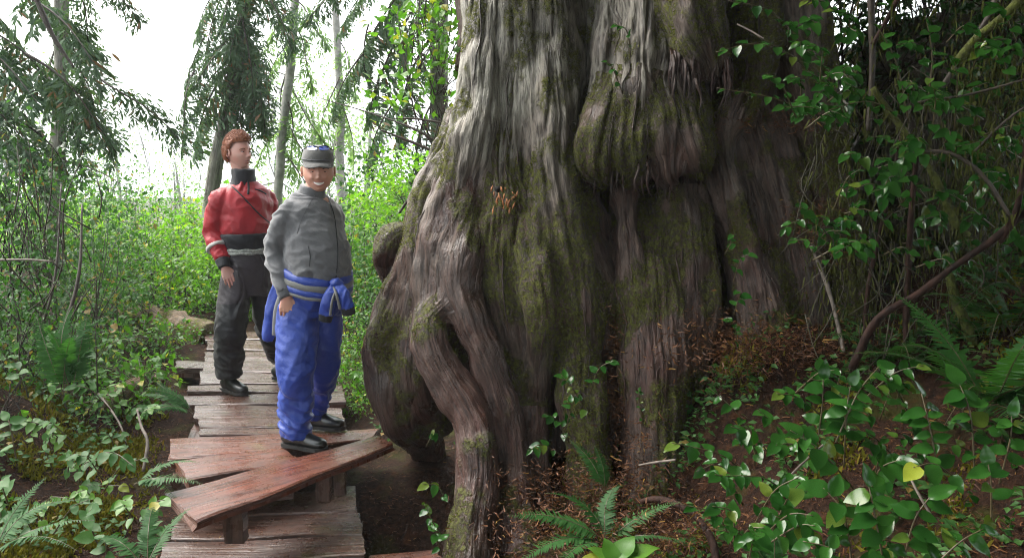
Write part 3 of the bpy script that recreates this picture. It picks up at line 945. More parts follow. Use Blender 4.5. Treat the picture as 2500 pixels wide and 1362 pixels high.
# cedar boughs -------------------------------------------------------------
def bough(seed, leafm, limbm, nsec=24, width=.30, droop=.32):
    g = np.random.default_rng(seed)
    mb = MB()
    ts = np.linspace(0, 1, 12)
    main = np.stack([.04 * np.sin(ts * 5 + seed), ts, -droop * ts ** 2 + .05 * ts], 1)
    tube(mb, main, .014 * (1 - .8 * ts), 5, None, .5, mat=1)
    quads = []
    for i in range(nsec):
        t = .12 + .88 * (i + g.random() * .5) / nsec
        b0 = np.array([np.interp(t, ts, main[:, k]) for k in range(3)])
        sgn = 1 if i % 2 else -1
        L = .36 * (1 - .55 * t) * g.uniform(.7, 1.15)
        dr = np.array([sgn * g.uniform(.55, .95), g.uniform(.25, .7), -g.uniform(.15, .5)])
        dr /= np.linalg.norm(dr)
        nt = 9
        for j in range(nt):
            u = (j + .5) / nt
            p = b0 + dr * L * u + np.array([0, 0, -.22 * L * u * u])
            for sg in (-1, 1):
                side = np.cross(dr, [0, 0, 1.]) * sg
                d = dr * .55 + side * .75 + np.array([0, 0, -.55]) + g.normal(size=3) * .22
                quads.append((p, d, .125 * (1 - .45 * u) * g.uniform(.7, 1.2)))
        quads.append((b0 + dr * L, dr + np.array([0, 0, -.6]), .11))
    for _ in range(16):
        t = g.uniform(.7, 1)
        b0 = np.array([np.interp(t, ts, main[:, k]) for k in range(3)])
        quads.append((b0, np.array([g.normal() * .5, .8, -.5]), .13))
    P = np.array([q[0] for q in quads]); D = np.array([q[1] for q in quads]); Ls = np.array([q[2] for q in quads])
    tv = np.array([[0, 0, 0], [-.10, .3, .0], [.10, .35, 0], [-.13, .62, -.03], [.09, .7, -.03], [0, 1, -.12]])
    tf = [np.array([[0, 2, 1], [3, 4, 5]]), np.array([[1, 2, 4, 3]])]
    tt = g.random(len(P))
    scatter(mb, tv, tf, basis(D, np.array([0, 0, 1.]) + g.normal(size=P.shape) * .5), P, Ls, tt)
    return mb.mesh('bough', [leafm, limbm], False)
BOUGH = [bough(s, M['cedarleaf'], M['branch']) for s in (1, 2, 3)]
BOUGHP = [bough(s, M['hazedcedar'], M['branch'], 16) for s in (4, 5)]
BOUGHD = [bough(s, M['darkleaf'], M['branch'], 20) for s in (6, 7)]

def conifer(label, name, path, boughs, meshes=BOUGH, group=None, matl='bark2', twigs=0):
    """path: world points + radius of the trunk; boughs: (t, azimuth deg, length, pitch deg)"""
    pts = np.array([p[:3] for p in path]); rr = np.array([p[3] for p in path])
    base = Vector(pts[0])
    o = empty(name, base)
    mb = MB()
    q = catmull(np.hstack([pts, rr[:, None]]), 40)
    tube(mb, q[:, :3] - np.array(base), q[:, 3], 14, None, .5, rough=.25)
    n_ = mb.n
    mb.at['pale'] = [(0, np.full(n_, .6))]
    zz = fbm(np.concatenate(mb.V) * 1.5, 81, 3)
    mb.at['moss'] = [(0, sst(.0, .4, zz + .1))]
    if twigs:
        for i in range(twigs):
            c = q[random.randrange(4, 30), :3] - np.array(base)
            e = c + np.array([random.uniform(-.9, .9), random.uniform(-.5, .2), random.uniform(-.4, .3)])
            tube(mb, [c, (c + e) / 2 + np.array([0, 0, .06]), e], [.012, .007, .002], 4, 6)
    mb.build('trunk', M[matl], o)
    for bw in boughs:
        if len(bw) == 6:
            A_, B_ = at(*bw[:3]), at(*bw[3:])
            br = link('branch', random.choice(meshes), o)
            L = (B_ - A_).length
            br.matrix_local = Matrix.Translation(A_ - base) @ Matrix(basis(np.array(B_ - A_), np.array([random.gauss(0, .3), -.5, 1.])).tolist()).to_4x4() @ Matrix.Diagonal((L * .9, L, L, 1))
            continue
        (t, az, L, pitch) = bw
        i = int(np.clip(t, 0, 1) * 39)
        br = link('branch', random.choice(meshes), o, Vector(q[i, :3]) - base)
        br.rotation_euler = (rad(pitch), random.uniform(-.3, .3), rad(az))
        br.scale = (L, L, L)
    return tag(o, label, 'tree', group)
def rb(n, t0, t1, L0, L1, p0=-35, p1=10, az=(0, 360)):
    return [(random.uniform(t0, t1), random.uniform(*az), random.uniform(L0, L1), random.uniform(p0, p1)) for _ in range(n)]
def gpath(rows, extra_top, r_top):
    P = [(*at(px, py, Y), r) for px, py, Y, r in rows]
    x, y, z = P[0][:3]
    P.insert(0, (x + (x - P[1][0]) * .2, y, gzp(x, y) - .2, P[0][3] * 1.15))
    d = np.array(P[-1][:3]) - np.array(P[-2][:3]); d /= d[2]
    tp = np.array(P[-1][:3]) + d * extra_top
    P.append((*tp, r_top))
    return P

# mid-distance trees seen between the men and the sky
def pb(Y, rows, j=.6):
    return [(a, b_, Y + random.uniform(-j, j) * .3, c, d, Y + random.uniform(-j, j)) for a, b_, c, d in rows]
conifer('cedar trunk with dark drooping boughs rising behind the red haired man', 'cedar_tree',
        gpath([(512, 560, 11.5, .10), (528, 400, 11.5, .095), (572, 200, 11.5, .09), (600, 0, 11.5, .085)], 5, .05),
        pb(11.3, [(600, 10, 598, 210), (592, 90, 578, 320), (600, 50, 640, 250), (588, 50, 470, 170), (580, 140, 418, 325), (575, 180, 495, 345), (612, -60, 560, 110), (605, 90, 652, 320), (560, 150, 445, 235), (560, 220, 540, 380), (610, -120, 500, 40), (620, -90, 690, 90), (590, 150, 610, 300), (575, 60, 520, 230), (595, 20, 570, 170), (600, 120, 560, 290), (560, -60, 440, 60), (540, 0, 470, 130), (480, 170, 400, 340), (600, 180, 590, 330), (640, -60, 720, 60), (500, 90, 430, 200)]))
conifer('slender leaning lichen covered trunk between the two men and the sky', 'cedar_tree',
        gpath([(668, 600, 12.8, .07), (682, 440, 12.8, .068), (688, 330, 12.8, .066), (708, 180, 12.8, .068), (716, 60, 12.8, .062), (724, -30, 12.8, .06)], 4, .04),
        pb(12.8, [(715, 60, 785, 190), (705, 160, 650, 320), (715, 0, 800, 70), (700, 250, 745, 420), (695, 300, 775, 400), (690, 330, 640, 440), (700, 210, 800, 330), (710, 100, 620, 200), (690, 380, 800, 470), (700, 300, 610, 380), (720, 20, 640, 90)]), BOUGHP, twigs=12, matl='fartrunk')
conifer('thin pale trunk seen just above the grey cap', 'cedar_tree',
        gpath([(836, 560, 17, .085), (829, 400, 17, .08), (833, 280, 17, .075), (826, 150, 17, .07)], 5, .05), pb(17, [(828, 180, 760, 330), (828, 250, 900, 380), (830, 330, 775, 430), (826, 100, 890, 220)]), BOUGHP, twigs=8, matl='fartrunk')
conifer('dim conifer trunk in the leafy tangle at the far left', 'cedar_tree',
        gpath([(135, 600, 9.5, .085), (140, 400, 9.5, .08), (150, 150, 9.5, .075), (150, 0, 9.5, .07)], 4, .04),
        pb(9.5, [(150, 100, 70, 260), (150, 180, 235, 330), (140, 300, 70, 430), (150, 260, 200, 430), (140, 340, 60, 500), (148, 60, 200, 190), (150, 210, 90, 380)]), twigs=14)
conifer('cedar whose long lacy boughs hang into the top left corner', 'cedar_tree',
        gpath([(-260, 500, 7.5, .16), (-250, 0, 7.5, .14)], 5, .08),
        pb(7.6, [(-160, 60, 70, 150), (-120, 180, 130, 275), (60, 130, 305, 300), (20, -30, 235, 75), (175, -60, 240, 130), (-120, -50, 70, 60), (-100, 280, 70, 330), (-60, 330, 120, 420), (-140, 120, 20, 260), (120, 190, 190, 330), (-160, 0, 30, 110), (-40, 60, 160, 190), (60, -80, 170, 60), (200, -80, 340, 20), (-60, 240, 110, 360), (180, 150, 270, 280), (-100, 380, 60, 480), (60, 300, 220, 420), (250, 190, 420, 300)]))
conifer('cedar with bough tips hanging into the gap beside the giant trunk', 'cedar_tree',
        gpath([(1075, 560, 11, .12), (1070, 0, 11, .11)], 6, .06),
        pb(10.5, [(1040, -90, 820, 120), (1010, 20, 845, 265), (1040, -140, 880, 60), (1050, 100, 905, 320), (900, 60, 860, 210), (1060, 250, 960, 440), (1060, -30, 930, 130), (940, -60, 800, 40), (900, 120, 770, 250), (980, 230, 850, 380), (1060, 380, 940, 470), (880, -80, 740, 20)]))
# far trees over the shore, haze put into their pale colours
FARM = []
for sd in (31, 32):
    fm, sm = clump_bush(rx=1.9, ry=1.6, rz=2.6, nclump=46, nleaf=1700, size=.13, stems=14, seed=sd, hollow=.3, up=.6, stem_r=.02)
    FARM.append((fm.mesh('crown', M['hazedcedar'], False), sm.mesh('limb', M['fartrunk'])))
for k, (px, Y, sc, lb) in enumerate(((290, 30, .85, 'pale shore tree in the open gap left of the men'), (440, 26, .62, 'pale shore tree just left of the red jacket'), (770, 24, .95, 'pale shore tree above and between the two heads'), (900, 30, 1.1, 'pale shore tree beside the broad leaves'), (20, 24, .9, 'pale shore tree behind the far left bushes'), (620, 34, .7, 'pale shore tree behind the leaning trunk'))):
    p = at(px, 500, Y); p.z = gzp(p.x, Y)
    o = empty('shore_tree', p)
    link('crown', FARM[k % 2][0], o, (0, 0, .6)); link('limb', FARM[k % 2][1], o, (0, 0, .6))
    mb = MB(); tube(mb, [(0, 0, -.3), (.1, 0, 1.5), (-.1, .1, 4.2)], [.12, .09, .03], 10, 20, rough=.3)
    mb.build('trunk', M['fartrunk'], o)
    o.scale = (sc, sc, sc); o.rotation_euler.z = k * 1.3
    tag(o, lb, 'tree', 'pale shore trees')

# bright thicket behind the boardwalk ------------------------------------------
GB = 'sunlit thicket behind the boardwalk'
LBL = 'bright green leafy shrub in the dense thicket behind the boardwalk'
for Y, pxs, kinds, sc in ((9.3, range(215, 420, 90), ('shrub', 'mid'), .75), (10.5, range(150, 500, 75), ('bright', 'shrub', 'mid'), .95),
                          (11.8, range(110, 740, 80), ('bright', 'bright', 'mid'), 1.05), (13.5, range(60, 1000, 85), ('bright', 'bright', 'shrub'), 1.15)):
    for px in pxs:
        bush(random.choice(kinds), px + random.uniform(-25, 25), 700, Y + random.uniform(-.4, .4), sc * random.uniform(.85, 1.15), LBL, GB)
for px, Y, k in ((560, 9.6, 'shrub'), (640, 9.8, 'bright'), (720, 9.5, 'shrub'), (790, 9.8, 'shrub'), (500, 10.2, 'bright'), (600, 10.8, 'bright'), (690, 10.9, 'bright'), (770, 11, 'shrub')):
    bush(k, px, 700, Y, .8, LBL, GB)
GB2 = 'shrubs between the grey jacket and the giant trunk'
L2 = 'dense green shrub behind the grey jacketed man beside the giant trunk'
for px, Y, k, sc in ((870, 8.6, 'mid', 1.0), (930, 8.2, 'mid', 1.05), (880, 9.6, 'shrub', 1.1), (960, 9.4, 'mid', 1.25), (1010, 8.8, 'shrub', 1.2), (900, 10.8, 'shrub', 1.2), (990, 10.6, 'mid', 1.4), (850, 7.5, 'shrub', .55), (895, 7.0, 'shrub', .5), (930, 7.4, 'mid', .6)):
    bush(k, px, 800, Y, sc, L2, GB2)
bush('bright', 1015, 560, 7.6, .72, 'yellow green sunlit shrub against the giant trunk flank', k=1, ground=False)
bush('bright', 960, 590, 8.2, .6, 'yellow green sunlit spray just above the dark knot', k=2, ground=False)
# broad leaves in front of the sky at the left of the trunk
for i, (px, py, Y, sc, lb) in enumerate(((1050, 330, 6.6, .75, 'broad leafed branch hanging against the sky at the trunk flank'),
                                      (1020, 130, 6.9, .75, 'broad leafed branch below the top edge beside the trunk'),
                                      (1085, 200, 6.4, .6, 'broad leafed spray touching the trunk upper flank'))):
    o = bush('big', px, py, Y, sc, lb, 'broad leaves beside the trunk', name='broadleaf_branch', cat='branch', ground=False, k=i % 2)
# twiggy bushes at the left edge
for px, Y, k, sc, sz, lb in ((30, 6.2, 'mid', 1.0, 1.25, 'twiggy tall bush at the left edge nearest the boardwalk'),
                             (150, 6.8, 'mid', .95, 1.1, 'twiggy bush second from the left edge with bare stems'),
                             (-60, 7.2, 'dark', 1.1, 1.4, 'tall dark bush filling the left edge below the hanging boughs'),
                             (215, 7.9, 'mid', .85, .95, 'small leaved bush leaning over the thicket from the left'),
                             (80, 8.2, 'dark', 1.1, 1.45, 'dark bush behind the twiggy left bushes'),
                             (-20, 5.2, 'mid', .6, .6, 'low bush at the left edge above the mossy bank')):
    bush(k, px, 800, Y, sc, lb, 'twiggy bushes at the left', name='twiggy_bush', sz=sz)
for px, Y, sc in ((-260, 5.6, .9), (-420, 6.4, 1.0), (-240, 7.6, 1.1), (-480, 8.6, 1.2), (-330, 4.6, .7)):
    bush('mid', px, 800, Y, sc, 'twiggy bush growing just beyond the left edge', 'bushes beyond the left edge', name='twiggy_bush')
# low leafy plants by the path
for i, (px, py, Y, sc, lb) in enumerate(((330, 860, 8.0, .9, 'low leafy plant in front of the fallen log'), (420, 850, 8.2, .75, 'small leafy plant where the log meets the boardwalk'),
                         (240, 830, 7.4, 1.1, 'low leafy plant left of the fallen log'), (60, 800, 6.0, 1.1, 'low leafy plant below the twiggy bushes'),
                         (160, 760, 6.6, 1.1, 'low leafy plant among grey twigs at left'), (300, 760, 9.0, 1.1, 'leafy plant growing behind the fallen log'),
                         (870, 850, 6.4, .8, 'leafy plant at the boardwalk right edge under the shrubs'), (905, 780, 6.8, .9, 'leafy plant behind the blue tied sleeves'),
                         (860, 930, 6.2, .5, 'small plant beside the boardwalk near the giant root'), (920, 700, 6.6, .8, 'leafy plant below the dark knot'))):
    bush('low', px, py, Y, sc, lb, 'low plants beside the path', name='leafy_plant', cat='plant')

# ---------------------------------------------------------------- salal shoots: every leaf its own object
LEAFM = [MB() for _ in range(4)]
LEAF_MESH = []
for i, (w, dr, fo) in enumerate(((.31, .2, .10), (.36, .28, .06), (.29, .12, .14), (.34, .35, .12))):
    v, f = leaf_template(w, dr, fo, 6)
    mb = MB(); mb.add(v, f, .1 + .2 * i)
    LEAF_MESH.append(mb.mesh('leaf', M['salal']))
mb = MB(); v, f = leaf_template(.36, .2, .1, 6); mb.add(v, f, .5)
YLEAF = mb.mesh('leaf', M['yellowleaf'])
mb = MB(); v, f = leaf_template(.33, .2, .1, 6); mb.add(v, f, .5)
BLEAF = mb.mesh('leaf', M['shrub'])
PLEAF = mb.mesh('leaf', M['midleaf'])
def shoot(name, label, a, c, n, size, group=None, cat='plant', yellow=None, mesh=None, sag=.05, face=.55):
    """a = (px, py, Y) root of the stem, c = tip; n leaves alternating along it"""
    A, B = at(*a), at(*c)
    o = empty(name, A)
    mid = (A + B) / 2 + Vector((random.uniform(-.03, .03), -.02, sag))
    path = catmull(np.array([(0, 0, 0), tuple(mid - A), tuple(B - A)]), 16)
    mb = MB()
    tube(mb, path, np.linspace(.004, .0018, 16), 5, None, .4)
    mb.build('stem', M['stem'], o)
    for i in range(n):
        t = .18 + .82 * (i + random.random() * .4) / n
        k = min(15, int(t * 15))
        p = path[k]
        tg = path[min(15, k + 1)] - path[max(0, k - 1)]
        tg /= np.linalg.norm(tg) + 1e-9
        sgn = 1 if i % 2 else -1
        side = np.cross(tg, [0, -.5, .85]); side /= np.linalg.norm(side) + 1e-9
        d = side * sgn * .85 + tg * .5 + np.array([random.gauss(0, .25), -.25 + random.gauss(0, .2), -.35 + random.gauss(0, .2)])
        up = np.array([random.gauss(0, .28), -face + random.gauss(0, .2), .85])
        if i == n - 1:
            d = tg + np.array([0, -.3, -.3])
        R = Matrix(basis(d, up).tolist()).to_4x4()
        me = YLEAF if yellow == i else (mesh or random.choice(LEAF_MESH))
        lf = link('leaf', me, o)
        s = size * random.uniform(.7, 1.15)
        lf.matrix_local = Matrix.Translation(Vector(p)) @ R @ Matrix.Diagonal((s * random.uniform(.85, 1.15), s, s, 1))
        if yellow == i:
            lf['label'] = 'yellow leaf'
    return tag(o, label, cat, group)
SH = [  # root, tip, leaves, size, label
    ((1850, 1190, 3.7), (1640, 1080, 3.5), 10, .085, 'salal shoot reaching left over the red litter beside the trunk foot', None),
    ((1800, 1150, 3.75), (1700, 1150, 3.55), 6, .075, 'short salal shoot just below the leftmost reaching shoot', None),
    ((1880, 1110, 3.8), (1730, 945, 3.75), 7, .08, 'salal shoot climbing to the debris mound beside the trunk', None),
    ((1920, 1130, 3.7), (1850, 1000, 3.6), 6, .085, 'upright salal shoot with few leaves below the debris mound', None),
    ((1990, 1120, 3.6), (2010, 905, 3.6), 9, .095, 'tall salal shoot in the middle of the right bank', None),
    ((2060, 1140, 3.5), (2080, 920, 3.5), 9, .105, 'broad leafed salal shoot arching over the bank middle', None),
    ((2040, 1080, 3.45), (2150, 890, 3.55), 9, .105, 'salal shoot leaning toward the large fern', None),
    ((2090, 1200, 3.3), (1930, 1050, 3.2), 9, .10, 'glossy salal shoot pointing left above the dark hollow', None),
    ((2120, 1220, 3.3), (2200, 1120, 3.15), 10, .11, 'glossy salal shoot with large overlapping leaves', None),
    ((2300, 1200, 3.2), (2250, 960, 3.3), 11, .10, 'salal shoot below the arching fern frond', None),
    ((2380, 1150, 3.2), (2340, 930, 3.3), 10, .105, 'salal shoot among the fern fronds at right', None),
    ((2440, 1180, 3.1), (2470, 1010, 3.1), 10, .10, 'salal shoot at the right edge under the ferns', None),
    ((2350, 1180, 3.1), (2230, 1140, 3.0), 4, .09, 'salal twig carrying one yellow leaf', 3),
    ((2080, 1370, 2.95), (2010, 1190, 3.0), 9, .10, 'salal shoot rising from the bottom edge beside the hollow', None),
    ((2160, 1390, 2.85), (2120, 1180, 2.9), 10, .11, 'large leaved salal shoot rising from the bottom edge', None),
    ((2200, 1400, 2.8), (2280, 1200, 2.8), 9, .105, 'salal shoot leaning right at the bottom edge', None),
    ((2050, 1420, 2.8), (1960, 1320, 2.8), 7, .09, 'low salal shoot at the bottom edge pointing left', None),
    ((2240, 1420, 2.7), (2400, 1290, 2.7), 8, .10, 'salal shoot at the bottom right pointing right', None),
    ((2420, 1300, 2.9), (2410, 1120, 2.9), 6, .095, 'salal shoot hanging below the right edge fern', None),
    ((1900, 1310, 3.5), (1895, 1190, 3.45), 4, .07, 'small salal sprig above the exposed root', None),
    ((1960, 1350, 3.3), (1880, 1260, 3.3), 4, .075, 'small salal sprig over the bottom right litter', None),
    ((1370, 1110, 4.45), (1290, 1100, 4.3), 6, .065, 'small leafy sprig at the foot of the twin roots', None),
    ((1390, 1080, 4.5), (1330, 1010, 4.4), 6, .065, 'leafy sprig in the crevice above the twin roots', None),
    ((1440, 1020, 4.5), (1370, 915, 4.45), 9, .065, 'leafy sprig climbing the mossy trunk foot', None),
    ((1440, 960, 4.5), (1500, 880, 4.4), 6, .065, 'leafy sprig leaning right on the trunk foot', None),
    ((1380, 1050, 4.45), (1385, 975, 4.35), 5, .06, 'tiny leafy sprig between two trunk sprigs', None),
    ((1570, 1040, 4.45), (1560, 950, 4.4), 9, .035, 'pale small leaved sprig on the second stem foot', None),
    ((1800, 850, 4.6), (1780, 780, 4.5), 5, .07, 'lowest leafy sprig on the dark right trunk', None),
    ((1790, 770, 4.65), (1800, 710, 4.55), 5, .07, 'second leafy sprig up the dark right trunk', None),
    ((1790, 690, 4.7), (1830, 620, 4.6), 6, .065, 'third leafy sprig up the dark right trunk', None),
    ((1770, 620, 4.75), (1785, 575, 4.65), 3, .07, 'topmost tiny sprig on the dark right trunk', None),
    ((1090, 1230, 4.35), (1030, 1180, 4.2), 4, .075, 'upper sprig in the dark gap beside the root', None),
    ((1090, 1330, 4.2), (1040, 1230, 4.1), 6, .075, 'lower sprig in the dark gap beside the root', None),
    ((1080, 1360, 4.1), (1060, 1290, 4.0), 5, .075, 'sprig at the bottom of the dark gap beside the root', None),
    ((1040, 1090, 4.7), (1060, 1050, 4.65), 3, .06, 'two leaved sprig under the hanging root bulge', None),
]
for a, c, n, s, lb, yl in SH:
    shoot('salal_shoot', lb, a, c, n, s * .88, 'salal shoots', yellow=yl)
for i in range(52):
    px, py = random.uniform(1780, 2520), random.uniform(960, 1420)
    if px < 1900 and py < 1100:
        px += 250
    Y = float(np.interp(py, [900, 1362], [3.9, 2.9])) + random.uniform(.1, .4)
    shoot('salal_shoot', 'salal shoot crowded into the leafy mass on the right bank', (px, py, Y), (px + random.gauss(0, 90), py - random.uniform(40, 130), Y - .15), random.randint(5, 9), random.uniform(.045, .085), 'salal shoots in the leafy mass')
for i in range(84):
    px, py = random.uniform(1880, 2510), random.uniform(20, 660)
    if px < 1980 and py > 330:
        px += 300
    Y = random.uniform(4.0, 4.7)
    shoot('leafy_spray', 'leafy spray lost in the dim tangle above the right bank', (px, py, Y), (px + random.gauss(0, 80), py - random.uniform(-40, 110), Y - .15), random.randint(6, 10), random.uniform(.05, .075), 'sprays in the dim tangle')
UP = [
    ((2040, 250, 4.4), (1850, 90, 4.2), 9, .065, 'sprig pointing at the mossy upper trunk'),
    ((2060, 280, 4.3), (1950, 110, 4.1), 10, .065, 'leafy spray below the top edge right of the mossy trunk'),
    ((2080, 300, 4.3), (1960, 170, 4.1), 9, .06, 'leafy spray hanging over the duff shelf'),
    ((2060, 330, 4.3), (1750, 215, 4.2), 11, .06, 'long thin sprig reaching left over the burl height'),
    ((2080, 330, 4.2), (1900, 260, 4.1), 9, .06, 'sprig with small leaves under the long thin one'),
    ((2150, 330, 4.2), (2060, 200, 4.0), 9, .065, 'leafy spray in the upper right tangle'),
    ((2220, 300, 4.1), (2140, 60, 4.0), 11, .07, 'tall leafy spray touching the top edge'),
    ((2260, 300, 4.1), (2260, 40, 4.0), 11, .075, 'tall leafy spray right of centre in the tangle top'),
    ((2330, 320, 4.1), (2330, 140, 3.9), 9, .07, 'leafy spray below the dark branch'),
    ((2150, 430, 4.1), (2060, 380, 4.0), 7, .07, 'leafy spray beside the dark cavity'),
    ((2180, 480, 4.1), (2070, 470, 3.9), 7, .075, 'drooping leaves below the dark cavity'),
    ((2190, 430, 4.1), (2150, 500, 3.9), 8, .08, 'hanging cluster of broad leaves in the right tangle'),
    ((2220, 350, 4.1), (2200, 420, 3.9), 7, .075, 'leaf cluster above the hanging broad leaves'),
    ((2300, 370, 4.1), (2320, 330, 3.9), 5, .07, 'short leafy sprig by the arching dark branch'),
    ((2460, 200, 3.9), (2400, 120, 3.8), 8, .07, 'leafy spray in the top right corner'),
    ((2480, 100, 3.9), (2420, 20, 3.8), 8, .07, 'highest leafy spray in the right corner'),
    ((2490, 420, 3.9), (2440, 330, 3.8), 8, .07, 'leafy spray at the right edge middle height'),
    ((1540, 140, 4.95), (1500, 60, 4.85), 6, .055, 'vine leaves on the pale second stem'),
    ((1520, 230, 4.95), (1480, 150, 4.9), 5, .055, 'vine leaves just above the burl'),
]
for a, c, n, s, lb in UP:
    shoot('leafy_spray', lb, a, c, n, s, 'leafy sprays over the right bank')
LP = [
    ((270, 1000, 5.0), (180, 940, 4.9), 8, .07, 'pale leafy shoot above the left mossy bank'),
    ((180, 1080, 4.7), (120, 1030, 4.6), 7, .07, 'leafy shoot on the left bank under the fern'),
    ((230, 1110, 4.4), (330, 1140, 4.2), 7, .075, 'leafy shoot trailing from the bank toward the plank'),
    ((250, 1170, 4.2), (190, 1110, 4.1), 6, .07, 'leafy shoot in the middle of the mossy bank'),
    ((240, 1330, 3.8), (225, 1240, 3.7), 6, .08, 'bright leafy shoot left of the low planks'),
    ((40, 1120, 4.0), (20, 1020, 4.0), 7, .075, 'leafy shoot at the left edge of the bank'),
    ((60, 950, 4.9), (40, 850, 4.8), 8, .075, 'leafy shoot at the left edge below the bushes'),
    ((110, 900, 5.1), (120, 800, 5.0), 8, .07, 'leafy shoot among twigs left of the upright fern'),
    ((250, 860, 5.8), (280, 780, 5.7), 7, .06, 'leafy shoot beside the rotten stump'),
    ((20, 1230, 3.8), (10, 1170, 3.7), 4, .07, 'small leafy shoot at the lower left edge'),
    ((260, 1400, 3.5), (250, 1310, 3.5), 6, .06, 'leafy tuft at the bottom edge left of the planks'),
]
for a, c, n, s, lb in LP:
    shoot('leafy_shoot', lb, a, c, n, s, 'leafy shoots on the left bank', mesh=PLEAF)

for i in range(44):
    px, py = random.uniform(-20, 350), random.uniform(760, 1340)
    Y = float(np.interp(py, [760, 1362], [6.6, 3.5])) + random.uniform(-.1, .3)
    shoot('leafy_shoot', 'small leafy shoot in the low growth of the left bank', (px, py, Y), (px + random.gauss(0, 60), py - random.uniform(30, 90), Y - .1), random.randint(5, 9), random.uniform(.045, .075), 'low growth on the left bank', mesh=random.choice([PLEAF, PLEAF, BLEAF]))
for i in range(12):
    px, py, Y = random.uniform(0, 380), 800, random.uniform(5.6, 8.4)
    bush('low', px, py, Y, random.uniform(.7, 1.2), 'low leafy plant filling the left bank beside the path', 'low plants filling the left bank', name='leafy_plant', cat='plant')

# ---------------------------------------------------------------- ferns: every frond its own object
def frond_mesh(seed, arch):
    g = np.random.default_rng(seed)
    ts = np.linspace(0, 1, 14)
    rach = np.stack([.05 * np.sin(ts * 2 + seed), ts * (1 - .12 * arch * ts), arch * (.42 * ts - .62 * ts ** 2)], 1)
    mb = MB()
    tube(mb, rach, .006 * (1 - .7 * ts), 4, None, .3, mat=1)
    n = 34
    P, D, Ls = [], [], []
    for i in range(n):
        t = .12 + .88 * i / n
        p = np.array([np.interp(t, ts, rach[:, k]) for k in range(3)])
        L = .17 * min(1, (t - .02) * 5) * (1 - .88 * t ** 2.2)
        for sg in (-1, 1):
            P.append(p); Ls.append(L * g.uniform(.85, 1.1))
            D.append((sg * 1.0, .38 + g.normal() * .06, -.16 + g.normal() * .12))
    tv = np.array([[0, 0, 0], [-.10, .10, 0], [.10, .08, 0], [-.085, .6, -.02], [.075, .6, -.02], [0, 1, -.07]])
    tf = [np.array([[0, 2, 1], [3, 4, 5]]), np.array([[1, 2, 4, 3]])]
    scatter(mb, tv, tf, basis(np.array(D), [0, 0, 1.]), np.array(P), np.array(Ls), g.random(len(P)) * .4)
    return mb.mesh('frond', [M['fern'], M['stem']], False)
FROND = [frond_mesh(s, a) for s, a in ((1, .7), (2, 1.0), (3, 1.3), (4, .45))]
def fern(label, px, py, Y, fr, ground=True):
    """fr: (azimuth deg from +X, elevation deg, length)"""
    p = at(px, py, Y)
    if ground:
        p.z = gzp(p.x, p.y) - .02
    o = empty('fern', p)
    for i, (az, el, L) in enumerate(fr):
        f = link('frond', FROND[i % 4], o)
        f.rotation_euler = (rad(el), random.uniform(-.25, .25), rad(az - 90))
        f.scale = (L, L, L)
    return tag(o, label, 'fern', 'sword ferns')
fern('large sword fern arching over the salal at the right edge', 2400, 1010, 3.7, [(205, 40, .8), (170, 35, .7), (225, 25, .7), (250, 40, .75), (280, 30, .8), (310, 35, .8), (340, 20, .7), (190, 60, .7), (20, 50, .7), (265, 15, .6)], False)
fern('sword fern behind the large one at the right edge', 2470, 820, 4.3, [(200, 30, .7), (230, 20, .7), (260, 35, .7), (180, 45, .7), (300, 25, .7), (330, 40, .7), (150, 60, .6)], False)
fern('drooping sword fern in the shade under the red branch', 2300, 830, 4.6, [(190, 25, .6), (215, 10, .55), (260, 30, .5), (300, 20, .6), (340, 20, .6), (160, 45, .5)], False)
fern('shaded fern at the foot of the huge stump', 2200, 900, 4.5, [(190, 30, .6), (220, 20, .6), (250, 30, .55), (290, 25, .6), (330, 35, .55), (150, 45, .5)], False)
fern('fern half hidden at the right edge above the large one', 2500, 720, 4.4, [(190, 25, .6), (210, 10, .6), (240, 25, .6), (270, 20, .6), (170, 45, .5)], False)
fern('upright sword fern on the left bank', 165, 960, 5.0, [(100, 75, .55), (80, 80, .6), (60, 70, .6), (130, 70, .55), (250, 75, .55), (300, 70, .5), (20, 60, .5)], False)
fern('small fern tucked against the boardwalk left edge', 470, 1010, 5.4, [(170, 25, .42), (195, 15, .42), (215, 20, .4), (150, 40, .36), (240, 25, .36), (180, 45, .38)], False)
fern('fern in the bottom left corner', -10, 1350, 3.3, [(10, 25, .42), (-15, 20, .42), (40, 40, .4), (60, 50, .36)], False)
fern('fern spreading over litter at the bottom centre', 1480, 1330, 3.7, [(175, 25, .5), (195, 5, .5), (150, 45, .42), (15, 30, .42), (-20, 18, .4), (220, 5, .4), (60, 50, .38)], False)
fern('single broken frond fern leaning on the trunk foot', 1470, 1200, 4.1, [(130, 55, .33), (110, 70, .26)], False)
fern('fern lying over the left edge of the lower planks', 330, 1180, 4.1, [(-10, 12, .4), (20, 25, .35), (-30, 5, .35)], False)
fern('fern at the bottom edge left of the low planks', 350, 1390, 3.4, [(60, 40, .35), (100, 45, .35), (150, 30, .35)], False)
fern('dark fern over the exposed root at the bottom right', 1880, 1400, 3.2, [(150, 50, .3), (80, 60, .3), (120, 40, .3)], False)
# broad leaf rosette at the bottom edge
o = empty('broadleaf_rosette', at(1500, 1375, 3.5))
for i, (az, el, L) in enumerate(((190, 20, .16), (160, 35, .13), (20, 20, .22), (50, 35, .17), (-10, 10, .2), (110, 50, .12), (230, 10, .12))):
    lf = link('leaf', BLEAF, o)
    lf.rotation_euler = (rad(el), random.uniform(-.3, .3), rad(az - 90)); lf.scale = (L, L, L)
tag(o, 'rosette of broad green leaves cut by the bottom edge', 'plant')

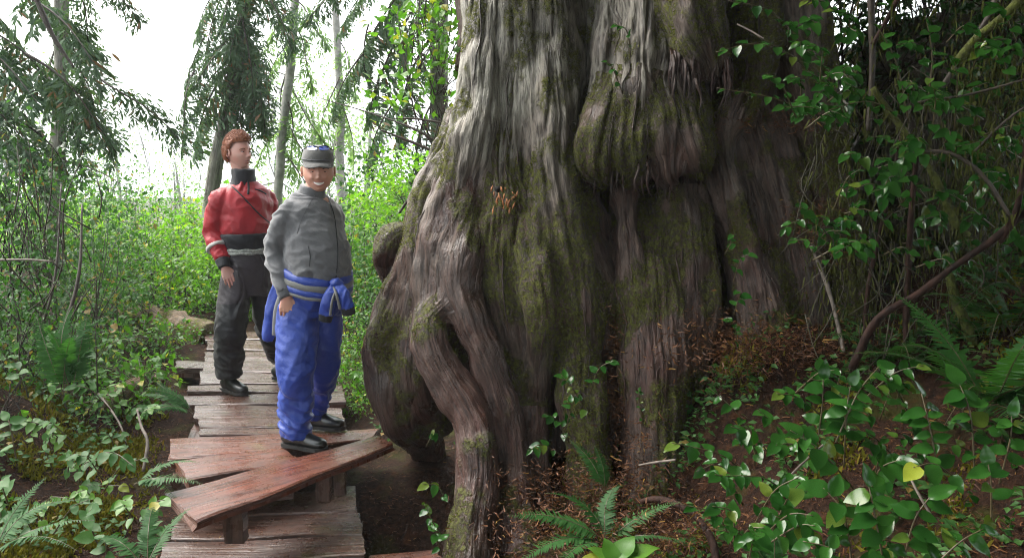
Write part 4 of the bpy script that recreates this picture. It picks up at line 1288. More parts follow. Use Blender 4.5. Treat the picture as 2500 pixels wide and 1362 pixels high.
# ---------------------------------------------------------------- fallen log, stump wood, sticks
def wlog(name, label, rows, mat, cat, seg=20, n=40, moss=.5, group=None, rough=.3):
    pts = [(*at(a, b_, c),) for a, b_, c, r in rows]; rr = [r[3] for r in rows]
    base = Vector(pts[0])
    mb = MB()
    tube(mb, [Vector(p) - base for p in pts], rr, seg, n, .5, rough=rough, seed=rows[0][0])
    V = np.concatenate(mb.V)
    if mat in ('log', 'bark2', 'bark', 'root'):
        mb.at['pale'] = [(0, np.full(len(V), .5))]
        mb.at['moss'] = [(0, sst(-.1, .3, fbm(V * 3, 91, 3) + moss - .4))]
    return tag(mb.build(name, M[mat], None, True, base), label, cat, group)
wlog('fallen_log', 'moss topped fallen log ending at the boardwalk', [(215, 760, 9.6, .2), (330, 785, 9.2, .2), (430, 805, 8.9, .19), (520, 830, 8.6, .17)], 'log', 'log', moss=.55)
wlog('rotten_log', 'short rotten log lying left of the boardwalk', [(250, 1000, 5.9, .06), (290, 965, 6.1, .07), (345, 935, 6.3, .06)], 'log', 'log', 14, 20, .3)
wlog('rotten_log', 'orange rotten log slab beside the boardwalk', [(285, 905, 7.2, .06), (340, 920, 7.1, .07), (390, 930, 7.0, .05)], 'log', 'log', 14, 20, .0)
STK = [
    ('pale bent stick standing beside the boardwalk left edge', [(350, 1150, 4.9, .010), (360, 1080, 5.0, .011), (345, 1040, 5.1, .009), (335, 1000, 5.2, .006)], 'deadwood'),
    ('grey twig slanting over the left ground', [(240, 960, 5.4, .006), (290, 1030, 5.2, .006), (310, 1090, 5.1, .004)], 'deadwood'),
    ('long brown stem leaning out of the left bushes', [(120, 870, 5.2, .014), (170, 760, 5.3, .013), (195, 650, 5.4, .010), (200, 500, 5.6, .006)], 'branch'),
    ('thin dark stem rising at the left edge', [(60, 900, 5.4, .010), (130, 700, 5.5, .008), (150, 450, 5.8, .005)], 'branch'),
    ('bare horizontal twig crossing the left bushes', [(-30, 636, 5.2, .008), (60, 634, 5.2, .007), (125, 638, 5.2, .005)], 'deadwood'),
    ('slanted bare branch in front of the top left boughs', [(85, -10, 7.0, .022), (130, 90, 7.0, .018), (180, 165, 7.0, .010)], 'branch'),
    ('dark dead branch poking left from the trunk at mid height', [(1095, 385, 5.9, .012), (1000, 345, 5.9, .010), (930, 318, 5.9, .006)], 'branch'),
    ('second dead branch poking left just above the first', [(1085, 360, 6.0, .010), (1010, 315, 6.0, .008), (900, 275, 6.1, .005), (780, 240, 6.2, .003)], 'branch'),
    ('short twig poking left beneath the broad leaves', [(1080, 300, 6.0, .008), (1010, 290, 6.0, .006), (960, 290, 6.0, .003)], 'branch'),
    ('slanted dead stick leaning on the trunk flank', [(975, 520, 6.3, .008), (1010, 470, 6.2, .008), (1050, 440, 6.0, .008)], 'branch'),
    ('thick red brown bough arching across the right side', [(2080, 900, 4.1, .020), (2125, 805, 4.05, .019), (2165, 760, 4.02, .016), (2240, 718, 4.0, .018), (2330, 650, 3.95, .015), (2420, 588, 3.9, .017), (2530, 495, 3.85, .014)], 'redbranch'),
    ('second red brown stem rising at the right edge', [(2440, 590, 3.9, .015), (2480, 520, 3.85, .014), (2500, 400, 3.85, .013), (2515, 250, 3.85, .012)], 'redbranch'),
    ('thin black branch arching over the mossy stems at right', [(2230, 372, 4.0, .008), (2320, 375, 3.95, .009), (2400, 430, 3.9, .009), (2470, 535, 3.85, .009)], 'branch'),
    ('mossy stem hanging diagonally behind the red bough', [(2130, 215, 4.4, .014), (2220, 340, 4.35, .016), (2280, 430, 4.3, .018), (2330, 540, 4.3, .018), (2365, 575, 4.3, .017)], 'mossbranch'),
    ('mossy stem dropping below the red bough', [(2310, 620, 4.4, .022), (2330, 720, 4.4, .024), (2370, 820, 4.4, .028), (2400, 920, 4.4, .03)], 'mossbranch'),
    ('second mossy stem dropping below the red bough', [(2380, 600, 4.5, .02), (2400, 680, 4.5, .022), (2430, 770, 4.5, .024)], 'mossbranch'),
    ('mossy bough crossing the top right corner', [(2330, 160, 4.2, .02), (2390, 90, 4.15, .022), (2450, 40, 4.1, .022), (2520, -30, 4.1, .022)], 'mossbranch'),
    ('dark stem slanting under the top right corner', [(2290, 230, 4.3, .014), (2370, 110, 4.25, .016), (2420, 30, 4.2, .016), (2440, -30, 4.2, .016)], 'branch'),
    ('thin twig slanting up at the right edge', [(2380, 370, 4.0, .006), (2450, 300, 3.95, .006), (2520, 250, 3.9, .005)], 'branch'),
    ('long bare twig running to the right edge', [(2240, 250, 4.1, .005), (2370, 230, 4.0, .006), (2520, 190, 3.9, .005)], 'branch'),
    ('pale root string hanging from the shelf to the mound', [(1980, 600, 4.8, .010), (2020, 700, 4.75, .011), (2045, 790, 4.7, .012), (2060, 860, 4.6, .012)], 'deadwood'),
    ('thin root string hanging right of the mossy upper trunk', [(1800, 60, 4.8, .005), (1830, 75, 4.75, .005), (1865, 95, 4.7, .004)], 'deadwood'),
    ('red stem standing in the shade of the right tangle', [(2210, 900, 4.4, .016), (2215, 700, 4.4, .016), (2225, 520, 4.35, .014), (2240, 350, 4.3, .012)], 'redbranch'),
    ('thin red stem beside the cavity', [(2110, 870, 4.5, .012), (2120, 700, 4.5, .012), (2170, 480, 4.45, .010), (2200, 330, 4.4, .008)], 'redbranch'),
    ('dark vertical stem at the top of the tangle', [(2120, 320, 4.6, .014), (2130, 150, 4.6, .016), (2125, -40, 4.6, .018)], 'branch'),
    ('brown stem leaning across the top of the tangle', [(2130, 110, 4.3, .012), (2170, 40, 4.25, .013), (2210, -40, 4.2, .014)], 'redbranch'),
    ('pale twig on the litter below the sprigs', [(1650, 1122, 4.0, .006), (1600, 1128, 4.05, .006), (1560, 1135, 4.1, .004)], 'deadwood'),
    ('thin grey twig among the bottom salal', [(2280, 1270, 3.0, .005), (2240, 1200, 3.05, .005), (2215, 1150, 3.1, .004)], 'deadwood'),
    ('exposed red root arching above the bottom right litter', [(1560, 1225, 4.0, .012), (1600, 1218, 3.95, .017), (1650, 1230, 3.87, .019), (1700, 1262, 3.78, .016), (1738, 1318, 3.68, .018), (1752, 1385, 3.6, .016)], 'redbranch'),
    ('thin stick crossing the litter mound', [(1930, 1160, 3.65, .005), (1970, 1120, 3.6, .005), (2010, 1085, 3.6, .004)], 'deadwood'),
]
for lb, rows, mt in STK:
    r_ = wlog('stick' if mt == 'deadwood' else 'branch', lb, rows, mt, 'stick' if mt == 'deadwood' else 'branch', 8, 24, rough=.25)

# mossy rotten stump mass behind the right tangle, with ragged top
wlog('mossy_stump', 'huge dark mossy stump behind the hanging stems at right', [(2330, 1100, 6.3, .9), (2320, 800, 6.3, .8), (2300, 500, 6.3, .7), (2290, 250, 6.3, .6), (2300, 60, 6.3, .45)], 'bark', 'stump', 40, 60, .45, rough=.5)
# tangle of fine roots and twigs on the right bank
mb = MB()
for i in range(190):
    px, py = random.uniform(1960, 2520), random.uniform(150, 900)
    Y = random.uniform(4.2, 5.4)
    p = at(px, py, Y)
    q = p + Vector((random.gauss(0, .12), random.gauss(0, .1), random.uniform(-.55, -.1)))
    m_ = (p + q) / 2 + Vector((random.gauss(0, .05), 0, 0))
    tube(mb, [p, m_, q], [.003, random.uniform(.0025, .005), .0015], 4, 7, random.random())
for i in range(50):
    px, py = random.uniform(0, 260), random.uniform(520, 1000)
    p = at(px, py, random.uniform(5.0, 6.4))
    q = p + Vector((random.gauss(0, .15), random.gauss(0, .1), random.uniform(.15, .6)))
    tube(mb, [p, (p + q) / 2 + Vector((random.gauss(0, .05), 0, 0)), q], [.005, .004, .002], 4, 7, random.random())
tag(mb.build('twig_tangle', M['twig']), 'tangle of fine bare twigs and root strings', 'twigs', kind='stuff')

# hanging moss on the right
hv = np.array([[-.08, 0, 0], [.08, 0, 0], [.06, .5, .02], [-.07, .55, -.02], [.01, 1, 0]])
hf = [np.array([[0, 1, 2, 3]]), np.array([[3, 2, 4]])]
P, D = [], []
for lb, rows, mt in STK:
    if rows[0][0] > 2080 and mt in ('mossbranch', 'branch', 'redbranch'):
        q = catmull(np.array([(*at(a, b_, c),) for a, b_, c, r in rows]), 60)
        for k in range(130 if mt == 'mossbranch' else 35):
            P.append(q[random.randrange(60)] + np.array([random.gauss(0, .012), random.gauss(0, .012), 0]))
for i in range(4200):
    px, py = random.choice([(random.uniform(2330, 2520), random.uniform(120, 560)), (random.uniform(1960, 2520), random.uniform(-20, 700)), (random.uniform(1960, 2520), random.uniform(200, 800)), (random.uniform(1960, 2520), random.uniform(300, 850))])
    Y = random.uniform(4.4, 5.6) 
    P.append(np.array(at(px, py, Y)))
P = np.array(P); n = len(P)
mb = MB()
dd = np.array([0, 0, -1.]) + RNG.normal(size=(n, 3)) * .2
scatter(mb, hv, hf, basis(dd, rdir(n)), P, RNG.uniform(.018, .075, n))
tag(mb.build('hanging_moss', M['hangmoss'], None, False), 'olive hanging moss on the stems', 'moss', kind='stuff')

# dark foliage wall behind the right side
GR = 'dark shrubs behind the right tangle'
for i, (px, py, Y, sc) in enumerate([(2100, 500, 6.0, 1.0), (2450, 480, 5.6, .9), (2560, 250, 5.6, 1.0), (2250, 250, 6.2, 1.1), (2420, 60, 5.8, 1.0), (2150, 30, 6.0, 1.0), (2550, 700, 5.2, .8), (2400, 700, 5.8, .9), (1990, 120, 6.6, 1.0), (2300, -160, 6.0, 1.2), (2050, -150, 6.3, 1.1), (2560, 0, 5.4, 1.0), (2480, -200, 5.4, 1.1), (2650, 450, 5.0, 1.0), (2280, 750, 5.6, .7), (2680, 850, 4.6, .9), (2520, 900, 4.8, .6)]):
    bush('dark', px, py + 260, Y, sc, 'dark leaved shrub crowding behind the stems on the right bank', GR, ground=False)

# ---------------------------------------------------------------- litter and ground moss
def scat_ground(n, xr, yr, dens, zoff=.004):
    x = RNG.uniform(*xr, n * 4); y = RNG.uniform(*yr, n * 4)
    w = dens(x, y)
    k = np.where(RNG.random(n * 4) < w)[0][:n]
    x, y = x[k], y[k]
    return np.stack([x, y, gz(x, y) + zoff], 1)
def dl_(x, y):
    return deck_left(y) - x
P = scat_ground(62000, (-3.8, 3.2), (2.2, 8.5), lambda x, y: np.clip(.25 + .9 * fbm(np.stack([x * 2, y * 2, 0 * x], 1), 5, 2) + .6 * (x > .2) + .3 * (x < -1.6), 0, 1) * np.clip(1.5 - .18 * y, .1, 1))
lv = np.array([[-.07, 0, 0], [.07, .05, .02], [.06, .6, .16], [-.05, .5, .12], [0, 1, .0]])
lf_ = [np.array([[0, 1, 2, 3]]), np.array([[3, 2, 4]])]
mb = MB()
d = rdir(len(P), -.25, .35)
scatter(mb, lv, lf_, basis(d, np.array([0, 0, 1.]) + RNG.normal(size=P.shape) * .4), P, .008 + .045 * RNG.random(len(P)) ** 2.2)
# crumbs on the lower planks and a few on the deck
n = 420
px = RNG.normal(640, 130, n).clip(430, 870); py = RNG.normal(1290, 30, n).clip(1235, 1360)
P2 = np.array([tuple(atz(a, b_, -.295)) for a, b_ in zip(px, py)])
n2 = 150
P3 = np.array([tuple(atz(a, b_, .006)) for a, b_ in zip(RNG.uniform(450, 830, n2), RNG.uniform(940, 1140, n2))])
P2 = np.vstack([P2, P3])
scatter(mb, lv, lf_, basis(rdir(len(P2), -.05, .1), np.array([0, 0, 1.]) + RNG.normal(size=P2.shape) * .1), P2, RNG.uniform(.012, .03, len(P2)))
# duff lodged on the shelf, mound and crevices of the trunk
dz = []
for cx_, cy_, sx, sy, Y0, nn_ in ((1850, 850, 120, 45, 4.62, 1300), (1900, 295, 80, 18, 5.02, 130), (1500, 1010, 22, 60, 4.75, 260), (1500, 830, 12, 40, 4.9, 160), (1450, 1200, 120, 45, 4.3, 1100), (1990, 560, 40, 50, 4.95, 300), (1560, 1090, 30, 50, 4.45, 160), (1380, 1290, 90, 40, 3.95, 600), (1650, 1300, 90, 40, 3.75, 600)):
    for i in range(int(nn_ * 2.6)):
        dz.append(tuple(at(random.gauss(cx_, sx), random.gauss(cy_, sy), Y0 + random.gauss(0, .06))))
P4 = np.array(dz)
gl = gz(P4[:, 0], P4[:, 1]) + .005
P4[:, 2] = np.where(P4[:, 2] < 1.2, np.maximum(P4[:, 2], gl), P4[:, 2])
scatter(mb, lv, lf_, basis(rdir(len(P4), -.8, .3), rdir(len(P4))), P4, .010 + .045 * RNG.random(len(P4)) ** 1.8)
tag(mb.build('leaf_litter', M['needles'], None, False), 'red brown cedar litter strewn over ground and planks', 'litter', kind='stuff')
# moss on the left bank and over the litter
P = scat_ground(46000, (-3.8, -1.2), (2.6, 7.0), lambda x, y: sst(-.25, .2, fbm(np.stack([x * 1.8, y * 1.8, 0 * x], 1), 6, 3)) * sst(.1, .5, dl_(x, y)))
Pb = scat_ground(7000, (.2, 3.0), (2.2, 5.0), lambda x, y: sst(.1, .4, fbm(np.stack([x * 2.2, y * 2.2, 0 * x], 1), 8, 3)))
P = np.vstack([P, Pb])
mb = MB()
d = np.array([0, 0, 1.]) + RNG.normal(size=P.shape) * .6
scatter(mb, tuft_v, tuft_f, basis(d, rdir(len(P))), P - np.array([0, 0, .006]), RNG.uniform(.018, .05, len(P)))
tag(mb.build('ground_moss', M['gmoss'], None, False), 'yellow green moss over the forest floor', 'moss', kind='stuff')

P = scat_ground(4200, (.6, 3.0), (2.2, 5.0), lambda x, y: sst(-.05, .35, fbm(np.stack([x * 2.5, y * 2.5, 0 * x], 1), 15, 3)))
Pb = scat_ground(2600, (-4.2, -1.9), (3.0, 8.0), lambda x, y: sst(.0, .35, fbm(np.stack([x * 2., y * 2., 0 * x], 1), 16, 3)) * sst(.2, .6, dl_(x, y)))
Pc = scat_ground(2200, (-5.5, -3.0), (6.0, 11.0), lambda x, y: np.full(len(x), .5))
Pd = scat_ground(700, (-1.0, -.2), (5.6, 9.0), lambda x, y: np.full(len(x), .6))
P = np.vstack([P, Pb, Pc, Pd]); P[:, 2] += RNG.uniform(.01, .14, len(P))
mb = MB()
d = rdir(len(P), -.5, .3)
scatter(mb, SM_V, SM_F, basis(d, np.array([0, -.3, 1.]) + RNG.normal(size=P.shape) * .35), P, RNG.uniform(.025, .06, len(P)))
tag(mb.build('ground_cover', M['midleaf'], None, False), 'small green leaves carpeting the banks', 'ground cover', kind='stuff')

# debris mound under the overhang at right: raised humus bank
def mound(name, label, rows, cat):
    wlog(name, label, rows, 'redbranch', cat, 24, 30, rough=.5)

# ---------------------------------------------------------------- canopy added out of view for shade: the giant's crown and neighbour trees
def crown_mesh(n, rx, ry, rz, seed, size=.42, nclump=60):
    g = np.random.default_rng(seed)
    d = g.normal(size=(nclump, 3)); d /= np.linalg.norm(d, axis=1)[:, None]
    c = d * g.uniform(.25, 1, nclump)[:, None] ** .6 * np.array([rx, ry, rz])
    k = g.integers(0, nclump, n)
    off = g.normal(size=(n, 3)) * np.array([.5, .5, .22])
    P = c[k] + off
    P[:, 2] = np.where(P[:, 2] < -rz * .6, -rz * .6 + np.abs(P[:, 2] + rz * .6) * .4, P[:, 2])
    mb = MB()
    dr = off + g.normal(size=(n, 3)) * .3 + np.array([0, 0, -.3])
    scatter(mb, SM_V, SM_F, basis(dr, np.array([0, 0, 1.]) + g.normal(size=(n, 3)) * .4), P, g.uniform(.6, 1.3, n) * size, g.random(n))
    return mb.mesh('crown', M['cedarleaf'], False)
cr = link('crown', crown_mesh(19000, 5.0, 5.4, 4.0, 5, nclump=110), cedar, Vector((3.4, 5.6, 9.0)) - TREE)  # crown set off to the right and thickened to shade that side
CM = [crown_mesh(13000, 4.0, 4.0, 4.4, s, nclump=90) for s in (6, 7)]
def shade_tree(label, x, y, zc, r, sc=1.0, k=0):
    o = empty('cedar_tree', (x, y, gzp(x, y) - .1))  # tree out of view, added to darken the trunk and right bank
    mb = MB()
    tube(mb, [(0, 0, 0), (.1, 0, 4), (.15, .1, zc + 6)], [r, r * .75, .06], 16, 30, .5, rough=.3)
    mb.at['pale'] = [(0, np.full(mb.n, .4))]; mb.at['moss'] = [(0, np.full(mb.n, .5))]
    mb.build('trunk', M['bark2'], o)
    c = link('crown', CM[k], o, (0, 0, zc)); c.scale = (sc, sc, sc)
    return tag(o, label, 'tree')
shade_tree('unseen tall cedar added for shade beyond the right edge', 6.5, 3.0, 8.0, .45, 1.1, 0)
shade_tree('unseen tall cedar added for shade behind the viewer on the bank side', 3.6, -1.6, 7.5, .4, 1.2, 1)
shade_tree('unseen tall cedar added for shade behind the right tangle', 7.0, 9.0, 8.0, .5, 1.2, 0)
shade_tree('unseen tall cedar added for shade behind the viewer on the path side', -2.6, -5.0, 8.0, .4, 1.1, 1)
shade_tree('unseen tall cedar added for shade close behind the viewer', 1.4, -1.8, 6.2, .4, 1.15, 0)
shade_tree('unseen tall cedar added for shade beside the viewer on the right bank', 4.4, 1.4, 5.6, .4, 1.05, 1)
shade_tree('unseen tall cedar added for shade behind the stump', 4.2, 8.0, 5.5, .4, .9, 1)

# ---------------------------------------------------------------- haze added to stand in for the veiling glare of the sky
hz = MB()
bx0, bx1, by0, by1, bz0, bz1 = -152, 152, -42, 222, -9, 21
hz.add(np.array([(x, y, z) for z in (bz0, bz1) for y in (by0, by1) for x in (bx0, bx1)], float),
       np.array([[0, 2, 3, 1], [4, 5, 7, 6], [0, 1, 5, 4], [2, 6, 7, 3], [0, 4, 6, 2], [1, 3, 7, 5]]))
mh = bpy.data.materials.new('haze'); mh.use_nodes = True
th_ = mh.node_tree; th_.nodes.clear()
ho = th_.nodes.new('ShaderNodeOutputMaterial'); hp = th_.nodes.new('ShaderNodeVolumePrincipled')
hp.inputs['Color'].default_value = (.92, .96, 1, 1)
hp.inputs['Density'].default_value = .0011
hp.inputs['Anisotropy'].default_value = .3
th_.links.new(hp.outputs[0], ho.inputs['Volume'])
tag(hz.build('haze', mh, None, False), 'thin added haze standing in for sky glare through the forest', 'haze', kind='stuff')

# ================================================================ PEOPLE
def cloth_mat(name, col, rough=.7, col2=None, bscale=400, bdist=.002, sheen=.3, spec=.4, mott=9):
    m, t, b, o = newmat(name)
    ob = objco(t)
    n1 = noise(t, ob, mott, 5, .6)
    n2 = noise(t, ob, bscale, 2)
    c2 = col2 or tuple(c * .72 for c in col)
    c = mixc(t, maprange(t, n1, .35, .65), c2, col)
    c = mixc(t, maprange(t, n2, .3, .7, 0, .3), c, tuple(x * .6 for x in col))
    t.links.new(c, b.inputs['Base Color'])
    b.inputs['Roughness'].default_value = rough
    b.inputs['Sheen Weight'].default_value = sheen
    b.inputs['Specular IOR Level'].default_value = spec
    h = math_n(t, 'ADD', math_n(t, 'MULTIPLY', noise(t, ob, 26, 4, .6), 4.), n2)
    bump(t, b, h, .6, bdist)
    return m
M['fleece'] = cloth_mat('grey_fleece', (.135, .136, .142), .9, (.10, .101, .108))
M['darkfleece'] = cloth_mat('dark_grey_fleece', (.075, .077, .085), .9)
M['blue'] = cloth_mat('blue_nylon', (.018, .052, .31), .36, (.015, .043, .265), sheen=.1, spec=.5)
M['greystripe'] = cloth_mat('grey_nylon', (.17, .17, .16), .6)
M['black'] = cloth_mat('black_fabric', (.012, .013, .017), .6, sheen=.1)
M['red'] = cloth_mat('red_nylon', (.40, .016, .026), .45, (.27, .010, .016), sheen=.1)
M['plum'] = cloth_mat('charcoal_nylon', (.042, .035, .040), .6, (.030, .025, .029), sheen=.1)
M['charcoal'] = cloth_mat('black_nylon', (.012, .012, .014), .5, sheen=.1)
M['rope'] = cloth_mat('pale_webbing', (.42, .44, .40), .8, (.12, .13, .11), mott=60)
M['reflect'] = cloth_mat('reflective_band', (.42, .40, .37), .4)
M['boot'] = simple('black_rubber', (.014, .015, .014), .28, .3, 15, spec=.6)
M['sole'] = simple('boot_sole', (.03, .028, .026), .7)
M['cap'] = cloth_mat('grey_cap', (.115, .112, .108), .85)
M['lens'] = simple('blue_mirror_lens', (.10, .16, .62), .08, .3, 60, spec=1.)
M['frame'] = simple('dark_frame', (.02, .02, .025), .4)
M['teeth'] = simple('teeth', (.75, .72, .66), .3, .05)
M['eyewhite'] = simple('eye_white', (.55, .52, .5), .25, .05)
M['iris'] = simple('dark_iris', (.02, .015, .012), .2)
def skin_mat(name, col, flush):
    m, t, b, o = newmat(name)
    ob = objco(t)
    c = mixc(t, maprange(t, noise(t, ob, 12, 3), .35, .65), col, flush)
    t.links.new(c, b.inputs['Base Color'])
    b.inputs['Roughness'].default_value = .5
    b.inputs['Subsurface Weight'].default_value = .15
    b.inputs['Subsurface Radius'].default_value = (.012, .005, .003)
    b.inputs['Subsurface Scale'].default_value = .5
    bump(t, b, noise(t, ob, 160, 3), .3, .001)
    return m
M['skin_a'] = skin_mat('tan_skin', (.50, .27, .195), (.56, .27, .20))
M['skin_b'] = skin_mat('fair_skin', (.52, .31, .25), (.55, .27, .22))
M['lip'] = simple('lips', (.42, .18, .155), .4, .15)
M['hair'] = simple('auburn_hair', (.34, .115, .045), .5, .5, 90, .004, 200, stretch=(1, 1, .4), col2=(.15, .045, .02))
M['stubble'] = simple('grey_stubble', (.28, .21, .18), .8, .2, 200)

def rotz(a):
    c, s = math.cos(a), math.sin(a)
    return np.array([[c, -s, 0], [s, c, 0], [0, 0, 1]])
def rotx(a):
    c, s = math.cos(a), math.sin(a)
    return np.array([[1, 0, 0], [0, c, -s], [0, s, c]])
def roty(a):
    c, s = math.cos(a), math.sin(a)
    return np.array([[c, 0, s], [0, 1, 0], [-s, 0, c]])

FACE = [  # x, z, sx, sz, forward
    (0, .030, .05, .012, .004), (.031, .002, .016, .010, -.010), (-.031, .002, .016, .010, -.010),
    (0, -.004, .0085, .026, .013), (0, -.034, .012, .012, .021), (.013, -.040, .008, .008, .009), (-.013, -.040, .008, .008, .009),
    (.042, -.026, .02, .02, .005), (-.042, -.026, .02, .02, .005), (0, -.060, .022, .007, .007), (0, -.078, .020, .007, .008),
    (0, -.102, .020, .014, .010), (0, -.090, .02, .005, -.003)]
def head_np(smile=0.0, wide=1.0, mouth_open=0.0, jaw=.26):
    nu, nv = 96, 72
    el = np.linspace(-math.pi / 2, math.pi / 2, nv)
    az = np.linspace(0, 2 * math.pi, nu, endpoint=False)
    E, A = np.meshgrid(el, az, indexing='ij')
    x = np.cos(E) * np.cos(A); y = np.cos(E) * np.sin(A); z = np.sin(E)
    zz = z * .118
    low = sst(0.0, -1.0, z)
    wx = .077 * wide * (1 - jaw * low ** 1.2)
    wy = .098 * (1 - .10 * low)
    X = x * wx
    Y_ = y * wy
    # jaw comes forward, back of the skull drops away to the neck
    Y_ = Y_ - .018 * low
    back = (y > 0) * low
    Y_ = Y_ * (1 - .28 * back)
    front = sst(-.15, -.55, y / (np.abs(np.cos(E)) + 1e-3)) * (np.cos(E) > .12)
    Y_ = np.where(y < 0, np.sign(Y_) * np.abs(Y_) ** .96 * .098 ** .04, Y_)
    D = np.zeros_like(X)
    for (fx, fz, sx, sz, am) in FACE:
        D += am * np.exp(-((X - fx * wide) / sx) ** 2 - ((zz - fz) / sz) ** 2)
    if smile:
        for sgn in (-1, 1):
            D += smile * .009 * np.exp(-((X - sgn * .040) / .014) ** 2 - ((zz + .036) / .014) ** 2)
            D -= smile * .004 * np.exp(-((X - sgn * .040) / .007) ** 2 - ((zz + .062) / .014) ** 2)
        D -= smile * .010 * np.exp(-((X) / .026) ** 2 - ((zz + .069 - .25 * np.abs(X)) / .0075) ** 2)
    if mouth_open:
        D -= mouth_open * .012 * np.exp(-((X) / .016) ** 2 - ((zz + .070) / .005) ** 2)
    Y_ = Y_ - D * front
    V = np.stack([X, Y_, zz], -1).reshape(-1, 3)
    return V, grid_faces(nu, nv, True), nu, nv
def ear(mb, sgn, wide):
    q = []
    for k in range(13):
        a = -1.1 + k / 12 * 4.6
        q.append((sgn * (.079 * wide + .006), .012 + .016 * math.cos(a), -.006 + .028 * math.sin(a)))
    tube(mb, q, .0052, 8, 26)
    blob(mb, (sgn * (.077 * wide), .012, -.006), (.007, .014, .024), 12, 8)
def hand_np(sc=1.0, curl=.5, spread=.1):
    """fingers along -Z, back of the hand towards -Y, thumb at +X; wrist at the origin"""
    mb = MB()
    ell(mb, [(0, 0, .05), (0, 0, 0), (0, 0, -.03), (0, .002, -.065), (0, .003, -.092)], [.027, .028, .036, .042, .040], [.020, .019, .017, .015, .012], (1, 0, 0), 20, 18)
    for i, (x, L, r) in enumerate(((.031, .074, .0090), (.0105, .082, .0092), (-.0105, .077, .0088), (-.031, .060, .0078))):
        z0 = -.084 + (.006 if i in (0, 3) else 0) + (.006 if i == 3 else 0)
        p = np.array([x * .92, 0, z0 + .03]); pts = [p.copy()]
        p = np.array([x, .001, z0]); pts.append(p.copy())
        a = .18 * curl + .06 * i * curl
        for seg_l, da in ((.45, .25), (.32, .75), (.23, .55)):
            a += da * curl
            p = p + L * seg_l * np.array([x * spread * 2.0, math.sin(a), -math.cos(a)])
            pts.append(p.copy())
        tube(mb, pts, [r * 1.0, r * 1.08, r, r * .92, r * .72], 10, 22)
        blob(mb, pts[-1], r * .72, 8, 6)
        blob(mb, pts[1] + np.array([0, -.004, 0]), r * 1.05, 8, 6)
    th = [(.020, .004, -.012), (.040, .006, -.036), (.050, .012, -.062), (.049, .020, -.088)]
    tube(mb, th, [.013, .0125, .0105, .0075], 10, 18)
    blob(mb, th[-1], .0075, 8, 6)
    for k in range(len(mb.V)):
        mb.V[k] = mb.V[k] * sc
    V, N, F = remeshed(mb, .0027, 3)
    return V, F

def folds(V, N, amp, freq, seed, aniso=(1, 1, 1), ridge=True):
    V0 = V @ np.array([[.88, .1, .46], [-.1, .99, 0], [-.46, -.05, .88]])
    q = V0 * np.array(aniso) * freq
    w = .35 * np.stack([pn(q * .6, seed + 5), pn(q * .6 + 7, seed + 6), pn(q * .6 + 13, seed + 7)], 1)
    n = pn(q + w, seed)
    if ridge:
        n = 1 - 2 * np.abs(n)
        n = n - n.mean()
    return V + N * (amp * n)[:, None] if np.isscalar(amp) else V + N * (amp * n)[:, None]

def crease(V, N, amp, freq, seed, aniso=(1, 1, 1), width=.10):
    V0 = V @ np.array([[.80, .1, -.58], [-.1, .99, 0], [.58, .05, .80]])
    q = V0 * np.array(aniso) * freq
    q = q + .5 * np.stack([pn(q * .5, seed + 5), pn(q * .5 + 7, seed + 6), pn(q * .5 + 13, seed + 7)], 1)
    n = pn(q, seed)
    msk = sst(-.15, .25, pn(V * 5 + seed, seed + 9))
    return V + N * (amp * msk * (np.exp(-((n - .10) / width) ** 2) - 1.2 * np.exp(-(n / width) ** 2)))[:, None]
class Person:
    def __init__(s, name, label, loc, skin):
        s.loc = Vector(loc); s.skin = skin
        s.body = MB()
        s.name, s.label = name, label
        s.kids = []
    def add(s, mb_or, name, mat, parent=None, label=None, smooth=True):
        s.kids.append((mb_or, name, mat, parent, label, smooth))
        return len(s.kids) - 1
    def finish(s, group=None):
        o = s.body.build(s.name, s.skin, None, True, s.loc)
        tag(o, s.label, 'person', group)
        made = []
        for mb, name, mat, par, label, sm in s.kids:
            if not mb.n:
                print('EMPTY PART', s.label, name); made.append(None); continue
            c = mb.build(name, mat, o if par is None else made[par], sm)
            if label: c['label'] = label
            made.append(c)
        s.obj = o
        return o
def rmb(raw, voxel, sm=4, fold=None, matfn=None):
    V, N, F = remeshed(raw, voxel, sm)
    if fold:
        V = fold(V, N)
    mb = MB()
    for f in F:
        pass
    mats = 0
    mb.add(V, [])
    for f in F:
        cz = V[f].mean(1)
        mm = matfn(cz) if matfn else np.zeros(len(f), int)
        mb.F.append((f, mm.astype(int)))
    return mb, V, F
def bvh_of(V, F):
    polys = [tuple(map(int, r)) for f in F for r in f]
    return BVHTree.FromPolygons([tuple(v) for v in V], polys)
def proj(bv, loc, px, py, lift=.003):
    """the point where the line from the lens through a pixel meets a garment, in the person's frame"""
    d = ray(px, py).normalized()
    hit = bv.ray_cast(Vector((0, 0, CAMZ)) - loc, d)
    if hit[0] is None:
        return None
    return np.array(hit[0] + hit[1] * lift)
def seam(bv, loc, pix, n, r, lift=.002):
    P = catmull(np.array([(a, b_, 0) for a, b_ in pix], float), n)
    out = []
    for q in P:
        h = proj(bv, loc, q[0], q[1], lift)
        if h is not None:
            out.append(h)
    mb = MB()
    if len(out) > 3:
        out = np.array(out)
        for _ in range(2):
            out[1:-1] = (out[:-2] + out[1:-1] * 2 + out[2:]) / 4
        tube(mb, out, r, 6)
    return mb
